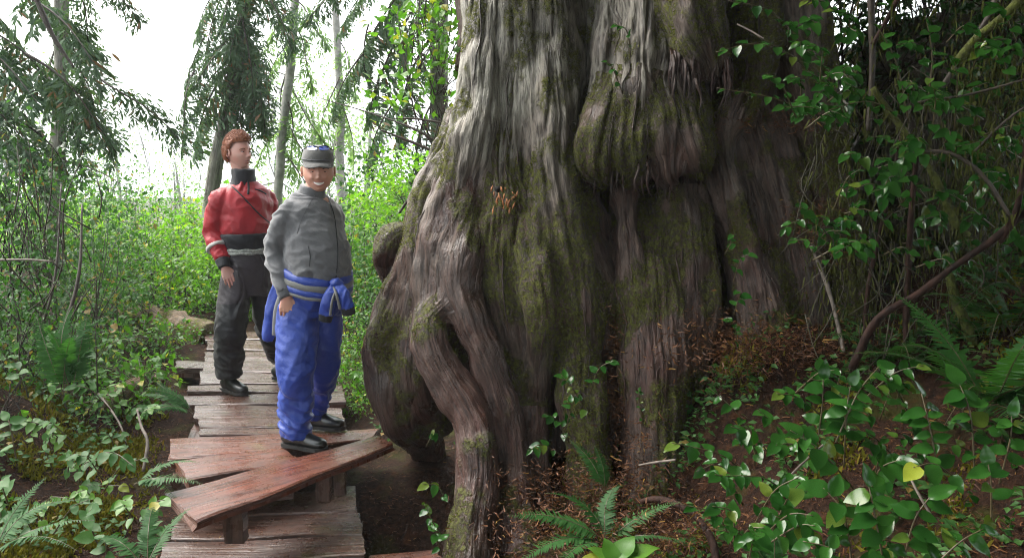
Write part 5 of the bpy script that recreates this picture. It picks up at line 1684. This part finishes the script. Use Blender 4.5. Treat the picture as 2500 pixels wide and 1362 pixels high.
def foot(mb, ankle, dirn, L, w, h, sole_z, mat=0):
    """boot: shaft, instep and toe along dirn"""
    d = np.array([dirn[0], dirn[1], 0.]); d /= np.linalg.norm(d)
    sd = np.array([-d[1], d[0], 0])
    a = np.array(ankle, float)
    hz = sole_z
    pts = [a * np.array([1, 1, 0]) + d * k * L + np.array([0, 0, hz + zc]) for k, zc in ((-.30, .035), (-.22, .05), (-.05, .062), (.15, .055), (.38, .043), (.58, .036), (.66, .032), (.70, .03))]
    ell(mb, pts, np.array([.5, .78, .82, .84, 1.0, .92, .6, .1]) * w, np.array([.024, .048, .060, .053, .042, .035, .026, .006]), sd, 20, 26, mat)
    ell(mb, [a + np.array([0, 0, .10]), a + np.array([0, 0, .0]), a * np.array([1, 1, 0]) + np.array([0, 0, hz + .05])], [w * .9, w * .85, w * .85], [w * .95, w * .95, w * 1.2], sd, 20, 10, mat)
def sole(mb, ankle, dirn, L, w, sole_z):
    d = np.array([dirn[0], dirn[1], 0.]); d /= np.linalg.norm(d)
    sd = np.array([-d[1], d[0], 0])
    a = np.array([ankle[0], ankle[1], 0.])
    prof = [(-.31, .45), (-.27, .72), (-.1, .82), (.12, .80), (.36, 1.02), (.56, .95), (.66, .66), (.71, .2)]
    top = [a + d * k * L + sd * w * u for k, u in prof] + [a + d * k * L - sd * w * u for k, u in prof[::-1]]
    n = len(top)
    V = [p + np.array([0, 0, sole_z + .022]) for p in top] + [p + np.array([0, 0, sole_z]) for p in top]
    j = np.arange(n); k = (j + 1) % n
    V += [np.mean(V[:n], 0), np.mean(V[n:2 * n], 0)]
    mb.add(np.array(V), [np.stack([j, k, n + k, n + j], 1), np.stack([k, j, np.full(n, 2 * n)], 1), np.stack([n + j, n + k, np.full(n, 2 * n + 1)], 1)])

# ---------------------------------------------------------------- man in the grey fleece
GL = atz(757, 1075, .0); GL.z = .012
gs = 2100 / (GL.y / .975)
def G(px, py, dy=0.):
    """view aligned point of the grey man: pixel -> metres about his ground point"""
    p = at(px, py, GL.y + dy)
    return np.array([p.x - GL.x, dy, p.z - GL.z])
TH = rad(50)
def tors(rows, th, c0=(0, 0)):
    R = rotz(th)
    pts, rx, ry = [], [], []
    for z, ox, oy, a, b_ in rows:
        q = R @ np.array([ox, oy, 0.])
        pts.append((q[0] + c0[0], q[1] + c0[1], z)); rx.append(a); ry.append(b_)
    return pts, rx, ry, R @ np.array([1., 0, 0])
g = Person('person', 'smiling man in grey fleece and blue trousers facing the camera', GL, M['skin_a'])
gx0 = G(766, 700)[0]
# body under the clothes
raw = MB()
p_, a_, b_, sd_ = tors([(.80, 0, 0, .15, .11), (.95, 0, -.02, .16, .13), (1.1, 0, -.03, .16, .13), (1.3, 0, -.01, .17, .11), (1.41, 0, 0, .14, .09), (1.46, 0, .005, .07, .07)], TH, (gx0, 0))
ell(raw, p_, a_, b_, sd_, 24, 24)
gsh_r, gel_r, gwr_r = G(702, 524, -.10), G(668, 615, -.08), G(699, 722, -.17)
gsh_l, gel_l, gwr_l = G(812, 524, .12), G(812, 625, .22), G(790, 700, .16)
ghip_r, gkn_r, gan_r = G(728, 760, -.06), G(722, 905, -.15), G(722, 1050, -.12)
ghip_l, gkn_l, gan_l = G(790, 760, .08), G(790, 890, .12), G(766, 1010, .27)
for P3_, r3 in (((gsh_r, gel_r, gwr_r), (.05, .042, .028)), ((gsh_l, gel_l, gwr_l), (.05, .042, .028)), ((ghip_r, gkn_r, gan_r), (.085, .06, .04)), ((ghip_l, gkn_l, gan_l), (.085, .06, .04))):
    tube(raw, P3_, r3, 16, 20)
nk0, hd = np.array([gx0, .0, 1.44]), G(777, 418, -.03)
tube(raw, [nk0, nk0 * .5 + hd * .5 + np.array([0, .0, -.02]), hd + np.array([0, .02, -.03])], [.062, .058, .06], 20, 14)
V, N, F = remeshed(raw, .009, 3)
g.body.add(V, F)
HY = rad(14)
hv, hf, hnu, hnv = head_np(smile=1.0, wide=1.15, jaw=.13)
HRg = rotz(HY) @ rotx(rad(2))
em = MB()
ear(em, 1, 1.12); ear(em, -1, 1.12)
g.body.add(hv @ HRg.T + hd, hf)
for v_, (f_, m_) in zip(em.V, em.F):
    pass
g.body.add(np.concatenate(em.V) @ HRg.T + hd, [f for f, m_ in em.F])
hv_, hf_ = hand_np(.98, .55)
HR = roty(rad(6)) @ rotz(rad(8)) @ rotx(rad(-4))
g.body.add(hv_ @ HR.T + gwr_r + np.array([.006, .0, -.002]), hf_)
g.body.add((hv_ * np.array([-1, 1, 1])) @ rotz(rad(60)).T + gwr_l, [f[:, ::-1] for f in hf_])
def onhead(p, R, c):
    return np.asarray(p) @ R.T + c
# face details
def face_bits(per, R, c, wide, smile, lipm, browm, open_eye=1.0):
    for sx in (-1, 1):
        ex, ez = sx * .031 * wide, .001
        mb = MB(); blob(mb, (0, 0, 0), (.0125, .011, .0068 * open_eye), 14, 10)
        i0 = per.add(MBx(mb, R, c, (ex, -.0765, ez)), 'eye', M['eyewhite'])
        mb = MB(); blob(mb, (0, 0, 0), (.0058, .006, .0058 * open_eye), 12, 8)
        per.add(MBx(mb, R, c, (ex + .001, -.0845, ez)), 'iris', M['iris'], i0)
        mb = MB()
        q = [(ex - sx * .016, -.090, .013), (ex, -.0955, .0205), (ex + sx * .014, -.088, .0195), (ex + sx * .024, -.073, .013)]
        tube(mb, q, [.002, .0036, .0032, .0012], 6, 14)
        per.add(MBx(mb, R, c), 'eyebrow', browm)
        mb = MB()
        q = [(ex - sx * .013, -.0845, .003), (ex - sx * .002, -.089, .0078 * open_eye), (ex + sx * .012, -.082, .002)]
        tube(mb, q, [.0016, .0026, .0016], 6, 12)
        per.add(MBx(mb, R, c), 'eyelid', per.skin)
def MBx(mb, R, c, off=(0, 0, 0)):
    for k in range(len(mb.V)):
        mb.V[k] = (mb.V[k] + np.array(off)) @ R.T + c
    return mb
M['brow_dark'] = simple('dark_brow', (.05, .035, .03), .8)
face_bits(g, HRg, hd, 1.10, 1, M['lip'], M['brow_dark'], .62)
mb = MB()     # open smile: teeth strip between the lips
xs = np.linspace(-.029, .029, 13)
top = np.stack([xs, -.0915 + 6.0 * xs ** 2 * 2.2, -.0610 + 4.5 * xs ** 2], 1)
bot = np.stack([xs, -.0915 + 6.0 * xs ** 2 * 2.2, -.0775 + 15 * xs ** 2], 1)
mb.add(np.vstack([top, bot]), grid_faces(13, 2))
g.add(MBx(mb, HRg, hd, (0, -.0035, 0)), 'teeth', M['teeth'])
for zo, k2, r_ in ((-.0600, 4.5, .0026), (-.0795, 15, .0036)):
    mb = MB()
    xs = np.linspace(-.033, .033, 15)
    tube(mb, np.stack([xs, -.0925 + 13.0 * xs ** 2, zo + k2 * xs ** 2], 1), r_ * (1 - (np.abs(xs) / .035) ** 2 * .7), 8)
    g.add(MBx(mb, HRg, hd, (0, -.0035, 0)), 'lip', M['lip'])
# cap
sel = MB()
nu_, nv_ = 48, 18
capV = []
for i in range(nv_):
    e = math.pi / 2 * i / (nv_ - 1)
    for j in range(nu_):
        a = 2 * math.pi * j / nu_
        rr = math.cos(e) ** .55
        zt = .030 + .098 * math.sin(e) ** .75
        fr = -.004 * math.cos(a + math.pi / 2)
        capV.append((.091 * rr * math.cos(a), .112 * rr * math.sin(a), zt + (.006 if i == 0 else 0)))
sel.add(np.array(capV), grid_faces(nu_, nv_, True))
capi = g.add(MBx(sel, HRg @ rotx(rad(4)), hd, (0, 0, .020)), 'cap', M['cap'])
mb = MB()
for i in range(2):
    pass
bs, bt_ = [], []
for j in range(25):
    a = math.pi + (j / 24 * .80 + .10) * math.pi
    bs.append((.091 * math.cos(a), .112 * math.sin(a) + .002, .040))
    k = math.sin((j / 24) * math.pi) ** .6
    bt_.append((.088 * math.cos(a) * 1.02, .112 * math.sin(a) - .062 * k, .040 - .010 - .016 * abs(math.cos(a)) * 1.0 - .006 * k))
Vb = np.array(bs + bt_)
Vm = np.vstack([Vb, Vb - np.array([0, 0, .005])])
ff = grid_faces(25, 2)
edge = np.stack([np.arange(25, 49), np.arange(26, 50), np.arange(76, 100), np.arange(75, 99)], 1)
mb.add(Vm, [ff, ff[:, ::-1] + 50, edge])
g.add(MBx(mb, HRg @ rotx(rad(4)), hd, (0, 0, .020)), 'brim', M['cap'], capi)
mb = MB()
tube(mb, [(.0925 * math.cos(a), .1135 * math.sin(a), .052) for a in np.linspace(0, 2 * math.pi, 40)], .0035, 6, None)
g.add(MBx(mb, HRg @ rotx(rad(4)), hd, (0, 0, .020)), 'band_seam', M['darkfleece'], capi)
# sunglasses resting on the cap
mb = MB()
for sx in (-1, 1):
    u, v = np.meshgrid(np.linspace(-1, 1, 13), np.linspace(-1, 1, 7))
    X = sx * .033 + u * .027; Z = .134 + v * .012 * (1 - .25 * u ** 2)
    Y_ = -.088 + 8.5 * X ** 2 + v * .014
    mb.add(np.stack([X, Y_, Z], -1).reshape(-1, 3), grid_faces(13, 7))
gi = g.add(MBx(mb, HRg, hd), 'sunglasses', M['lens'])
mb = MB()
tube(mb, [(-.062, -.048, .140), (-.034, -.075, .146), (0, -.082, .138), (.034, -.075, .146), (.062, -.048, .140)], .003, 6, 24)
for sx in (-1, 1):
    tube(mb, [(sx * .062, -.050, .136), (sx * .086, .01, .118), (sx * .088, .07, .095)], .003, 6, 12)
g.add(MBx(mb, HRg, hd), 'frame', M['frame'], gi)

# fleece jacket
raw = MB()
p_, a_, b_, sd_ = tors([(.93, 0, -.03, .178, .165), (.98, 0, -.04, .190, .185), (1.06, 0, -.045, .198, .192), (1.15, 0, -.04, .197, .180), (1.25, 0, -.02, .195, .155), (1.34, 0, 0, .197, .138), (1.40, 0, .01, .172, .120), (1.44, 0, .012, .132, .102), (1.475, 0, .005, .092, .088)], TH, (gx0, 0))
ell(raw, p_, a_, b_, sd_, 32, 40)
for (s_, e_, w_) in ((gsh_r, gel_r, gwr_r), (gsh_l, gel_l, gwr_l)):
    nk_ = np.array([gx0, 0, 1.40]); ell(raw, [nk_ * .75 + s_ * .25, nk_ * .35 + s_ * .65 + np.array([0, 0, .012]), s_ + np.array([0, 0, -.012]), s_ * .55 + e_ * .45 + np.array([-.006, 0, 0]), e_, e_ * .5 + w_ * .5, w_ + (e_ - w_) * .1], [.062, .072, .074, .070, .064, .056, .046], [.062, .072, .074, .070, .062, .054, .044], (.3, 1, 0), 20, 36)
def fold_fleece(V, N):
    V = folds(V, N, .007, 4.5, 101, (1.2, 1.2, 1.0))
    V = crease(V, N, .008, 4.2, 501, (1.0, 1.0, 1.5))
    arm = sst(gx0 - .13, gx0 - .20, V[:, 0])
    amp = .003 + .007 * arm * np.exp(-((V[:, 2] - 1.08) / .16) ** 2) + .007 * np.exp(-((V[:, 2] - 1.0) / .07) ** 2)
    V = folds(V, N, amp * 1.6, 9, 111, (.8, .8, 2.0))
    V = folds(V, N, .004, 14, 112, (1, 1, 1.2))
    return V
jk, jV, jF = rmb(raw, .0075, 4, fold_fleece)
ji = g.add(jk, 'jacket', M['fleece'])
bvj = bvh_of(jV, jF)
# stand collar
raw = MB()
cpt, ca_, cb_, csd = tors([(1.43, 0, .012, .094, .092), (1.465, 0, .004, .080, .084), (1.495, 0, -.006, .073, .082), (1.515, 0, -.010, .071, .080)], TH, (gx0 + .005, 0))
ell(raw, cpt, ca_, cb_, csd, 32, 14)
ck, cV, cF = rmb(raw, .007, 2, lambda V, N: folds(V, N, .003, 14, 131))
g.add(ck, 'collar', M['fleece'], ji)
bvc = bvh_of(np.vstack([jV, cV]), [*jF, *[f + len(jV) for f in cF]])
g.add(seam(bvc, GL, [(796, 468), (803, 490), (815, 525), (822, 580), (824, 630), (819, 686)], 40, .0032), 'zip', M['black'], ji)
g.add(seam(bvc, GL, [(752, 600), (757, 622), (756, 650)], 16, .0024), 'pocket_zip', M['black'], ji)
g.add(seam(bvc, GL, [(768, 478), (752, 505), (735, 540), (726, 570)], 20, .0016, .001), 'sleeve_seam', M['darkfleece'], ji)
for w_, e_ in ((gwr_r, gel_r), (gwr_l, gel_l)):
    mb = MB()
    d_ = (w_ - e_) / np.linalg.norm(w_ - e_)
    ell(mb, [w_ - d_ * .035, w_ - d_ * .015, w_ + d_ * .012], [.049, .047, .043], [.047, .045, .041], (1, 0, 0), 24, 8)
    g.add(mb, 'cuff', M['darkfleece'], ji)
# trousers
raw = MB()
p_, a_, b_, sd_ = tors([(.76, 0, .0, .165, .135), (.84, 0, -.005, .180, .155), (.92, 0, -.02, .182, .165), (.99, 0, -.03, .178, .165)], TH, (gx0, 0))
ell(raw, p_, a_, b_, sd_, 28, 16)
ell(raw, [ghip_r + np.array([0, 0, .04]), ghip_r * .6 + gkn_r * .4, gkn_r, gkn_r * .5 + gan_r * .5, gan_r + np.array([0, 0, .03]), gan_r + np.array([0, 0, -.035])], [.118, .118, .108, .100, .094, .090], [.115, .115, .108, .098, .095, .092], (1, 0, 0), 24, 36)
ell(raw, [ghip_l + np.array([0, 0, .04]), ghip_l * .6 + gkn_l * .4, gkn_l, gkn_l * .5 + gan_l * .5, gan_l + np.array([0, 0, .03]), gan_l + np.array([0, 0, -.03])], [.110, .110, .098, .090, .078, .075], [.115, .115, .108, .098, .090, .088], (1, 0, 0), 24, 36)
def fold_tr(V, N):
    z = V[:, 2]
    V = folds(V, N, .014, 4.2, 141, (1.5, 1.5, .55))
    V = crease(V, N, .009, 4.0, 521, (1.5, 1.5, .6), .14)
    V = crease(V, N, .004, 7.0, 531, (1.2, 1.2, 1.4), .14)
    V = folds(V, N, .004 + .016 * np.exp(-((z - .16) / .12) ** 2), 8.5, 151, (.7, .7, 2.2))
    V = folds(V, N, .003, 13, 161, (1, 1, 1.3))
    return V
tk, tV, tF = rmb(raw, .008, 3, fold_tr)
g.add(tk, 'trousers', M['blue'])
# boots
for an, dr in ((gan_r, (1, -.42)), (gan_l, (1, -.25))):
    mb = MB()
    sz = -.012
    foot(mb, an, dr, .30, .050, .1, sz)
    bk, _, _ = rmb(mb, .007, 3)
    bi = g.add(bk, 'boot', M['boot'])
    mb = MB(); sole(mb, an, dr, .30, .055, sz)
    g.add(mb, 'sole', M['sole'], bi, None, False)
# jacket tied round the waist
raw = MB()
ring = []
R50 = rotz(TH)
for k in range(41):
    a = 2 * math.pi * k / 40
    q = R50 @ np.array([.198 * math.cos(a), .188 * math.sin(a) - .028, 0])
    drop = .055 * math.cos(a - 4.55)
    ring.append((q[0] + gx0, q[1], .975 - drop))
mb = MB()
def band(off, dz, ry):
    P = np.array(ring); c = np.array([gx0, 0, 0])
    ell(mb, P * 1.0 + np.array([0, 0, dz]) + (P - c) * np.array([1, 1, 0]) * off, .016, ry, (0, 0, 1), 10)
band(.02, .028, .034); ti = None
def bandmb(dz, off, rz, rr, seed):
    m2 = MB()
    P = np.array(ring); c = np.array([gx0, 0, 0])
    n = np.stack([P[:, 0] - gx0, P[:, 1], P[:, 2] * 0], 1); n /= np.linalg.norm(n, axis=1)[:, None]
    Pc = P + n * off + np.array([0, 0, dz])
    wob = pn(np.stack([np.arange(41) * .35, np.full(41, seed), np.zeros(41)], 1), 171)
    Pc[:, 2] += .010 * wob
    Pc[-1] = Pc[0]
    ell(m2, Pc, rz * (1 + .25 * wob), rr, (0, 0, 1), 12)
    V = m2.V[0]
    return m2
ti = g.add(bandmb(.044, .000, .030, .020, 1.), 'tied_jacket', M['blue'], None, 'blue and grey jacket tied round the waist')
g.add(bandmb(.012, .006, .024, .016, 2.), 'stripe', M['greystripe'], ti)
g.add(bandmb(-.022, .004, .022, .016, 3.), 'fold', M['blue'], ti)
g.add(bandmb(-.047, .004, .012, .014, 4.), 'stripe', M['greystripe'], ti)
kn = proj(bvj, GL, 815, 690, .03)
if kn is None:
    kn = G(815, 690, -.16)
mb = MB(); blob(mb, kn, (.042, .036, .032), 18, 12)
kk, _, _ = rmb(mb, .006, 2, lambda V, N: folds(V, N, .006, 22, 181))
g.add(kk, 'knot', M['blue'], ti)
for (tip, mid, cuffw, nm) in ((G(796, 768, kn[1] - .01), G(803, 728, kn[1] - .03), .040, 0), (G(848, 752, kn[1] - .01), G(838, 718, kn[1] - .03), .045, 1)):
    raw = MB()
    ell(raw, [kn, mid, tip], [.024, .036, .044], [.020, .024, .026], (1, 0, 0), 18, 18)
    sk, _, _ = rmb(raw, .006, 2, lambda V, N: folds(V, N, .007, 13, 191 + nm, (2.2, 2.2, .6)))
    si = g.add(sk, 'sleeve', M['blue'], ti)
    d_ = (tip - mid) / np.linalg.norm(tip - mid)
    raw = MB(); ell(raw, [tip - d_ * .006, tip + d_ * .018, tip + d_ * .040], [.043, .040, .037], [.025, .024, .022], (1, 0, 0), 18, 8)
    g.add(raw, 'sleeve_cuff', M['black'], ti)
    raw = MB(); e0 = np.array([.026 if nm == 0 else -.034, -.022, 0])
    tube(raw, [kn + e0 * .6, mid + e0, tip + e0 * 1.1], [.005, .007, .008], 8, 14)
    g.add(raw, 'stripe', M['greystripe'], ti)
# back panel of the tied jacket hanging behind the right leg
raw = MB()
ell(raw, [G(690, 690, .02), G(676, 740, .03), G(662, 790, .05), G(652, 832, .06)], [.055, .060, .050, .032], [.04, .04, .035, .03], (1, 0, 0), 20, 24)
pk, _, _ = rmb(raw, .008, 2, lambda V, N: folds(V, N, .008, 8, 201, (2, 2, .5)))
g.add(pk, 'hanging_panel', M['blue'], ti)
raw = MB()
ell(raw, [G(690, 716, -.02), G(680, 760, -.01), G(672, 818, .015)], [.022, .030, .020], [.014, .016, .014], (1, 0, 0), 14, 18)
g.add(raw, 'panel_lining', M['greystripe'], ti)
g.finish('the two men')

# ---------------------------------------------------------------- red haired man
RL = atz(588, 952, .0); RL.z = .012
def Rp(px, py, dy=0.):
    p = at(px, py, RL.y + dy)
    return np.array([p.x - RL.x, dy, p.z - RL.z])
TR = rad(38)
r = Person('person', 'red haired man in red jacket standing behind looking right', RL, M['skin_b'])
rx0 = Rp(600, 500)[0]
rsh_r, rel_r, rwr_r = Rp(533, 488, -.10), Rp(522, 570, -.05), Rp(548, 652, -.18)
rsh_l, rel_l, rwr_l = Rp(652, 488, .14), Rp(672, 580, .12), Rp(668, 660, .05)
rhip_r, rkn_r, ran_r = Rp(583, 660, -.06), Rp(562, 800, -.10), Rp(560, 915, -.04)
rhip_l, rkn_l, ran_l = Rp(637, 660, .08), Rp(655, 790, .14), Rp(690, 885, .34)
zc = lambda py: Rp(600, py)[2]
raw = MB()
p_, a_, b_, sd_ = tors([(zc(690), 0, 0, .14, .10), (zc(620), 0, 0, .14, .10), (zc(560), 0, 0, .14, .10), (zc(490), 0, 0, .165, .11), (zc(462), 0, 0, .13, .08), (zc(445), 0, 0, .06, .06)], TR, (rx0, 0))
ell(raw, p_, a_, b_, sd_, 24, 24)
for P3_, r3 in (((rsh_r, rel_r, rwr_r), (.048, .04, .028)), ((rsh_l, rel_l, rwr_l), (.048, .04, .028)), ((rhip_r, rkn_r, ran_r), (.08, .055, .04)), ((rhip_l, rkn_l, ran_l), (.08, .055, .04))):
    tube(raw, P3_, r3, 16, 20)
nk0 = np.array([rx0 - .01, .01, zc(455)]); hd = Rp(582, 373, -.02)
tube(raw, [nk0, nk0 * .5 + hd * .5 + np.array([-.002, .012, -.02]), hd + np.array([-.010, .015, -.03])], [.066, .064, .064], 20, 14)
V, N, F = remeshed(raw, .009, 3)
r.body.add(V, F)
HY2 = rad(58)
HRr = rotz(HY2) @ rotx(rad(-4))
hv, hf, hnu, hnv = head_np(smile=0, wide=.96, mouth_open=.8)
r.body.add(hv @ HRr.T + hd, hf)
em = MB(); ear(em, 1, .96); ear(em, -1, .96)
r.body.add(np.concatenate(em.V) @ HRr.T + hd, [f for f, m_ in em.F])
hv2, hf2 = hand_np(.95, .35, .12)
HR2 = roty(rad(-18)) @ rotz(rad(28)) @ rotx(rad(-6))
r.body.add(hv2 @ HR2.T + rwr_r, hf2)
r.body.add((hv2 * np.array([-1, 1, 1])) @ rotz(rad(40)).T + rwr_l, [f[:, ::-1] for f in hf2])
M['brow_red'] = simple('auburn_brow', (.26, .11, .06), .8)
face_bits(r, HRr, hd, .96, 0, M['lip'], M['brow_red'], .75)
for zo, k2, r_ in ((-.0635, 3, .0036), (-.0775, -2, .0042)):
    mb = MB()
    xs = np.linspace(-.021, .021, 13)
    tube(mb, np.stack([xs, -.0945 + 13.0 * xs ** 2, zo - k2 * xs ** 2], 1), r_ * (1 - (np.abs(xs) / .024) ** 2 * .7), 8)
    r.add(MBx(mb, HRr, hd), 'lip', M['lip'])
# hair: a thick curly cap plus loose locks
Hd = hv / np.array([.077, .098, .118])
phi = np.arctan2(-hv[:, 1], hv[:, 0])                       # front = +90 deg
frontness = np.clip(-hv[:, 1] / .098, -1, 1)
line = np.where(frontness > .45, .058, np.where(frontness > -.05, .012 + .046 * sst(-.05, .45, frontness), np.interp(frontness, [-1, -.35, -.05], [-.070, -.052, .012])))
mask = hv[:, 2] > line
cover = sst(0, .02, hv[:, 2] - line)
nrm = hv / np.linalg.norm(hv * np.array([1, .8, .8]), axis=1)[:, None]
off = (.004 + .016 * cover + .010 * np.clip(hv[:, 2] / .118, 0, 1)) + .007 * fbm(hv * 48, 211, 2) * cover
HV = hv + nrm * off[:, None]
keepf = np.all(mask[hf], axis=1)
mb = MB(); mb.add(HV, hf[keepf])
hi = r.add(MBx(mb, HRr, hd), 'hair', M['hair'])
mb = MB()
ids = np.where(mask & (cover > .3))[0]
rg = np.random.default_rng(5)
for i in rg.choice(ids, 2600):
    p0 = HV[i]; n0 = nrm[i]
    tdir = np.cross(n0, rg.normal(size=3)); tdir /= np.linalg.norm(tdir) + 1e-9
    L = rg.uniform(.006, .016)
    q = [p0 - n0 * .004, p0 + n0 * .006 + tdir * L * .5, p0 + n0 * .004 + tdir * L + np.array([0, 0, -.003])]
    tube(mb, q, [.0010, .0013, .0005], 3, 4)
r.add(MBx(mb, HRr, hd), 'lock', M['hair'], hi)
r.kids[-1] = (*r.kids[-1],)
# red jacket
raw = MB()
p_, a_, b_, sd_ = tors([(zc(588), 0, -.0, .155, .125), (zc(572), 0, -.0, .178, .148), (zc(545), 0, -.0, .192, .160), (zc(510), 0, 0, .195, .152), (zc(485), 0, 0, .190, .138), (zc(466), 0, .005, .165, .112), (zc(452), 0, .008, .115, .092), (zc(441), 0, .004, .085, .083)], TR, (rx0, 0))
ell(raw, p_, a_, b_, sd_, 32, 40)
for (s_, e_, w_) in ((rsh_r, rel_r, rwr_r), (rsh_l, rel_l, rwr_l)):
    nk_ = np.array([rx0, 0, zc(470)]); ell(raw, [nk_ * .75 + s_ * .25, nk_ * .35 + s_ * .65 + np.array([0, 0, .010]), s_ + np.array([0, 0, -.014]), s_ * .55 + e_ * .45, e_, e_ * .5 + w_ * .5, w_ + (e_ - w_) * .22], [.060, .070, .074, .078, .080, .072, .054], [.060, .070, .074, .076, .076, .068, .052], (.3, 1, 0), 20, 36)
def fold_red(V, N):
    V = folds(V, N, .010, 4.5, 221, (1, 1, 1.1))
    V = crease(V, N, .010, 4.4, 511, (1, 1, 1.2))
    V = folds(V, N, .009, 9, 231, (1.0, 1.0, 1.5))
    return V
jk, jV, jF = rmb(raw, .008, 3, fold_red)
ji = r.add(jk, 'jacket', M['red'])
bvj = bvh_of(jV, jF)
raw = MB()
cpt, ca_, cb_, csd = tors([(zc(457), 0, .006, .112, .100), (zc(447), 0, 0, .092, .088), (zc(432), 0, -.004, .086, .088), (zc(412), 0, -.008, .082, .087)], TR, (rx0 - .012, 0))
ell(raw, cpt, ca_, cb_, csd, 32, 12)
ck, cV, cF = rmb(raw, .007, 2, lambda V, N: folds(V, N, .005, 12, 241))
r.add(ck, 'collar', M['black'], ji)
bvc = bvh_of(np.vstack([jV, cV]), [*jF, *[f + len(jV) for f in cF]])
r.add(seam(bvc, RL, [(566, 455), (580, 468), (600, 488), (625, 515), (648, 536), (664, 548)], 36, .0070, -.003), 'storm_flap', M['black'], ji, 'dark diagonal zip flap')
r.add(seam(bvc, RL, [(606, 440), (607, 455), (606, 475)], 16, .009, -.003), 'neck_gusset', M['black'], ji)
r.add(seam(bvc, RL, [(622, 462), (636, 466), (650, 474)], 14, .008, -.003), 'shoulder_patch', M['black'], ji)
raw = MB()
p_, a_, b_, sd_ = tors([(zc(606), 0, 0, .164, .134), (zc(598), 0, 0, .176, .146), (zc(582), 0, 0, .192, .166), (zc(568), 0, 0, .196, .170)], TR, (rx0, 0))
ell(raw, p_, a_, b_, sd_, 40, 20)
wk, _, _ = rmb(raw, .008, 2, lambda V, N: folds(V, N, .004, 10, 251, (1, 1, 2)))
r.add(wk, 'waistband', M['black'], ji)
raw = MB()
for k_, (dz_, rr_) in enumerate(((.010, .012), (-.008, .013))):
    pts = []
    for k in range(49):
        a = 2 * math.pi * k / 48
        q = rotz(TR) @ np.array([.168 * math.cos(a), .138 * math.sin(a), 0])
        pts.append((q[0] + rx0, q[1], zc(612) + dz_ + .004 * math.sin(a * 9 + k_ * 2)))
    tube(raw, pts, rr_, 10, None, cap=False)
r.add(raw, 'belt', M['rope'], None, 'pale twisted webbing belt')
for (w_, e_) in ((rwr_r, rel_r), (rwr_l, rel_l)):
    d_ = (w_ - e_) / np.linalg.norm(w_ - e_)
    mb = MB(); ell(mb, [w_ - d_ * .058, w_ - d_ * .03, w_ + d_ * .006], [.052, .047, .040], [.050, .045, .038], (1, 0, 0), 24, 10)
    r.add(mb, 'cuff', M['black'], ji)
    m_ = w_ - d_ * .165
    mb = MB(); ell(mb, [m_ - d_ * .010, m_, m_ + d_ * .012], [.086, .086, .084], [.082, .082, .080], (1, 0, 0), 28, 6)
    r.add(mb, 'reflective_band', M['reflect'], ji)
# trousers
raw = MB()
p_, a_, b_, sd_ = tors([(zc(720), 0, .0, .15, .12), (zc(690), 0, 0, .168, .135), (zc(655), 0, 0, .172, .140), (zc(615), 0, 0, .160, .130)], TR, (rx0, 0))
ell(raw, p_, a_, b_, sd_, 28, 16)
ell(raw, [rhip_r + np.array([0, 0, .03]), rhip_r * .6 + rkn_r * .4, rkn_r, rkn_r * .5 + ran_r * .5, ran_r + np.array([0, 0, .03]), ran_r + np.array([0, 0, -.015])], [.105, .115, .112, .108, .098, .090], [.105, .112, .108, .105, .095, .09], (1, 0, 0), 24, 36)
ell(raw, [rhip_l + np.array([0, 0, .03]), rhip_l * .6 + rkn_l * .4, rkn_l, rkn_l * .5 + ran_l * .5, ran_l + np.array([0, 0, .03]), ran_l + np.array([0, 0, -.015])], [.10, .105, .10, .098, .09, .085], [.105, .112, .108, .105, .095, .09], (1, 0, 0), 24, 36)
def fold_tr2(V, N):
    V = folds(V, N, .012, 4.5, 261, (1.5, 1.5, .7))
    V = crease(V, N, .011, 4.0, 541, (1.4, 1.4, 1.0))
    V = folds(V, N, .004 + .009 * np.exp(-((V[:, 2] - .22) / .16) ** 2), 8, 271, (.8, .8, 2.2))
    return V
zk = zc(728)
tk, tV, tF = rmb(raw, .008, 3, fold_tr2, lambda c: (c[:, 2] < zk + .03 * pn(c * 6, 281) + .12 * (c[:, 0] - rx0)).astype(int))
r.add(tk, 'trousers', [M['plum'], M['charcoal']])
for an, dr in ((ran_r, (1, -.75)), (ran_l, (1, -.2))):
    mb = MB(); foot(mb, an, dr, .28, .046, .1, -.012)
    bk, _, _ = rmb(mb, .007, 3)
    bi = r.add(bk, 'shoe', M['boot'])
    mb = MB(); sole(mb, an, dr, .28, .050, -.012)
    r.add(mb, 'sole', M['sole'], bi, None, False)
r.finish('the two men')
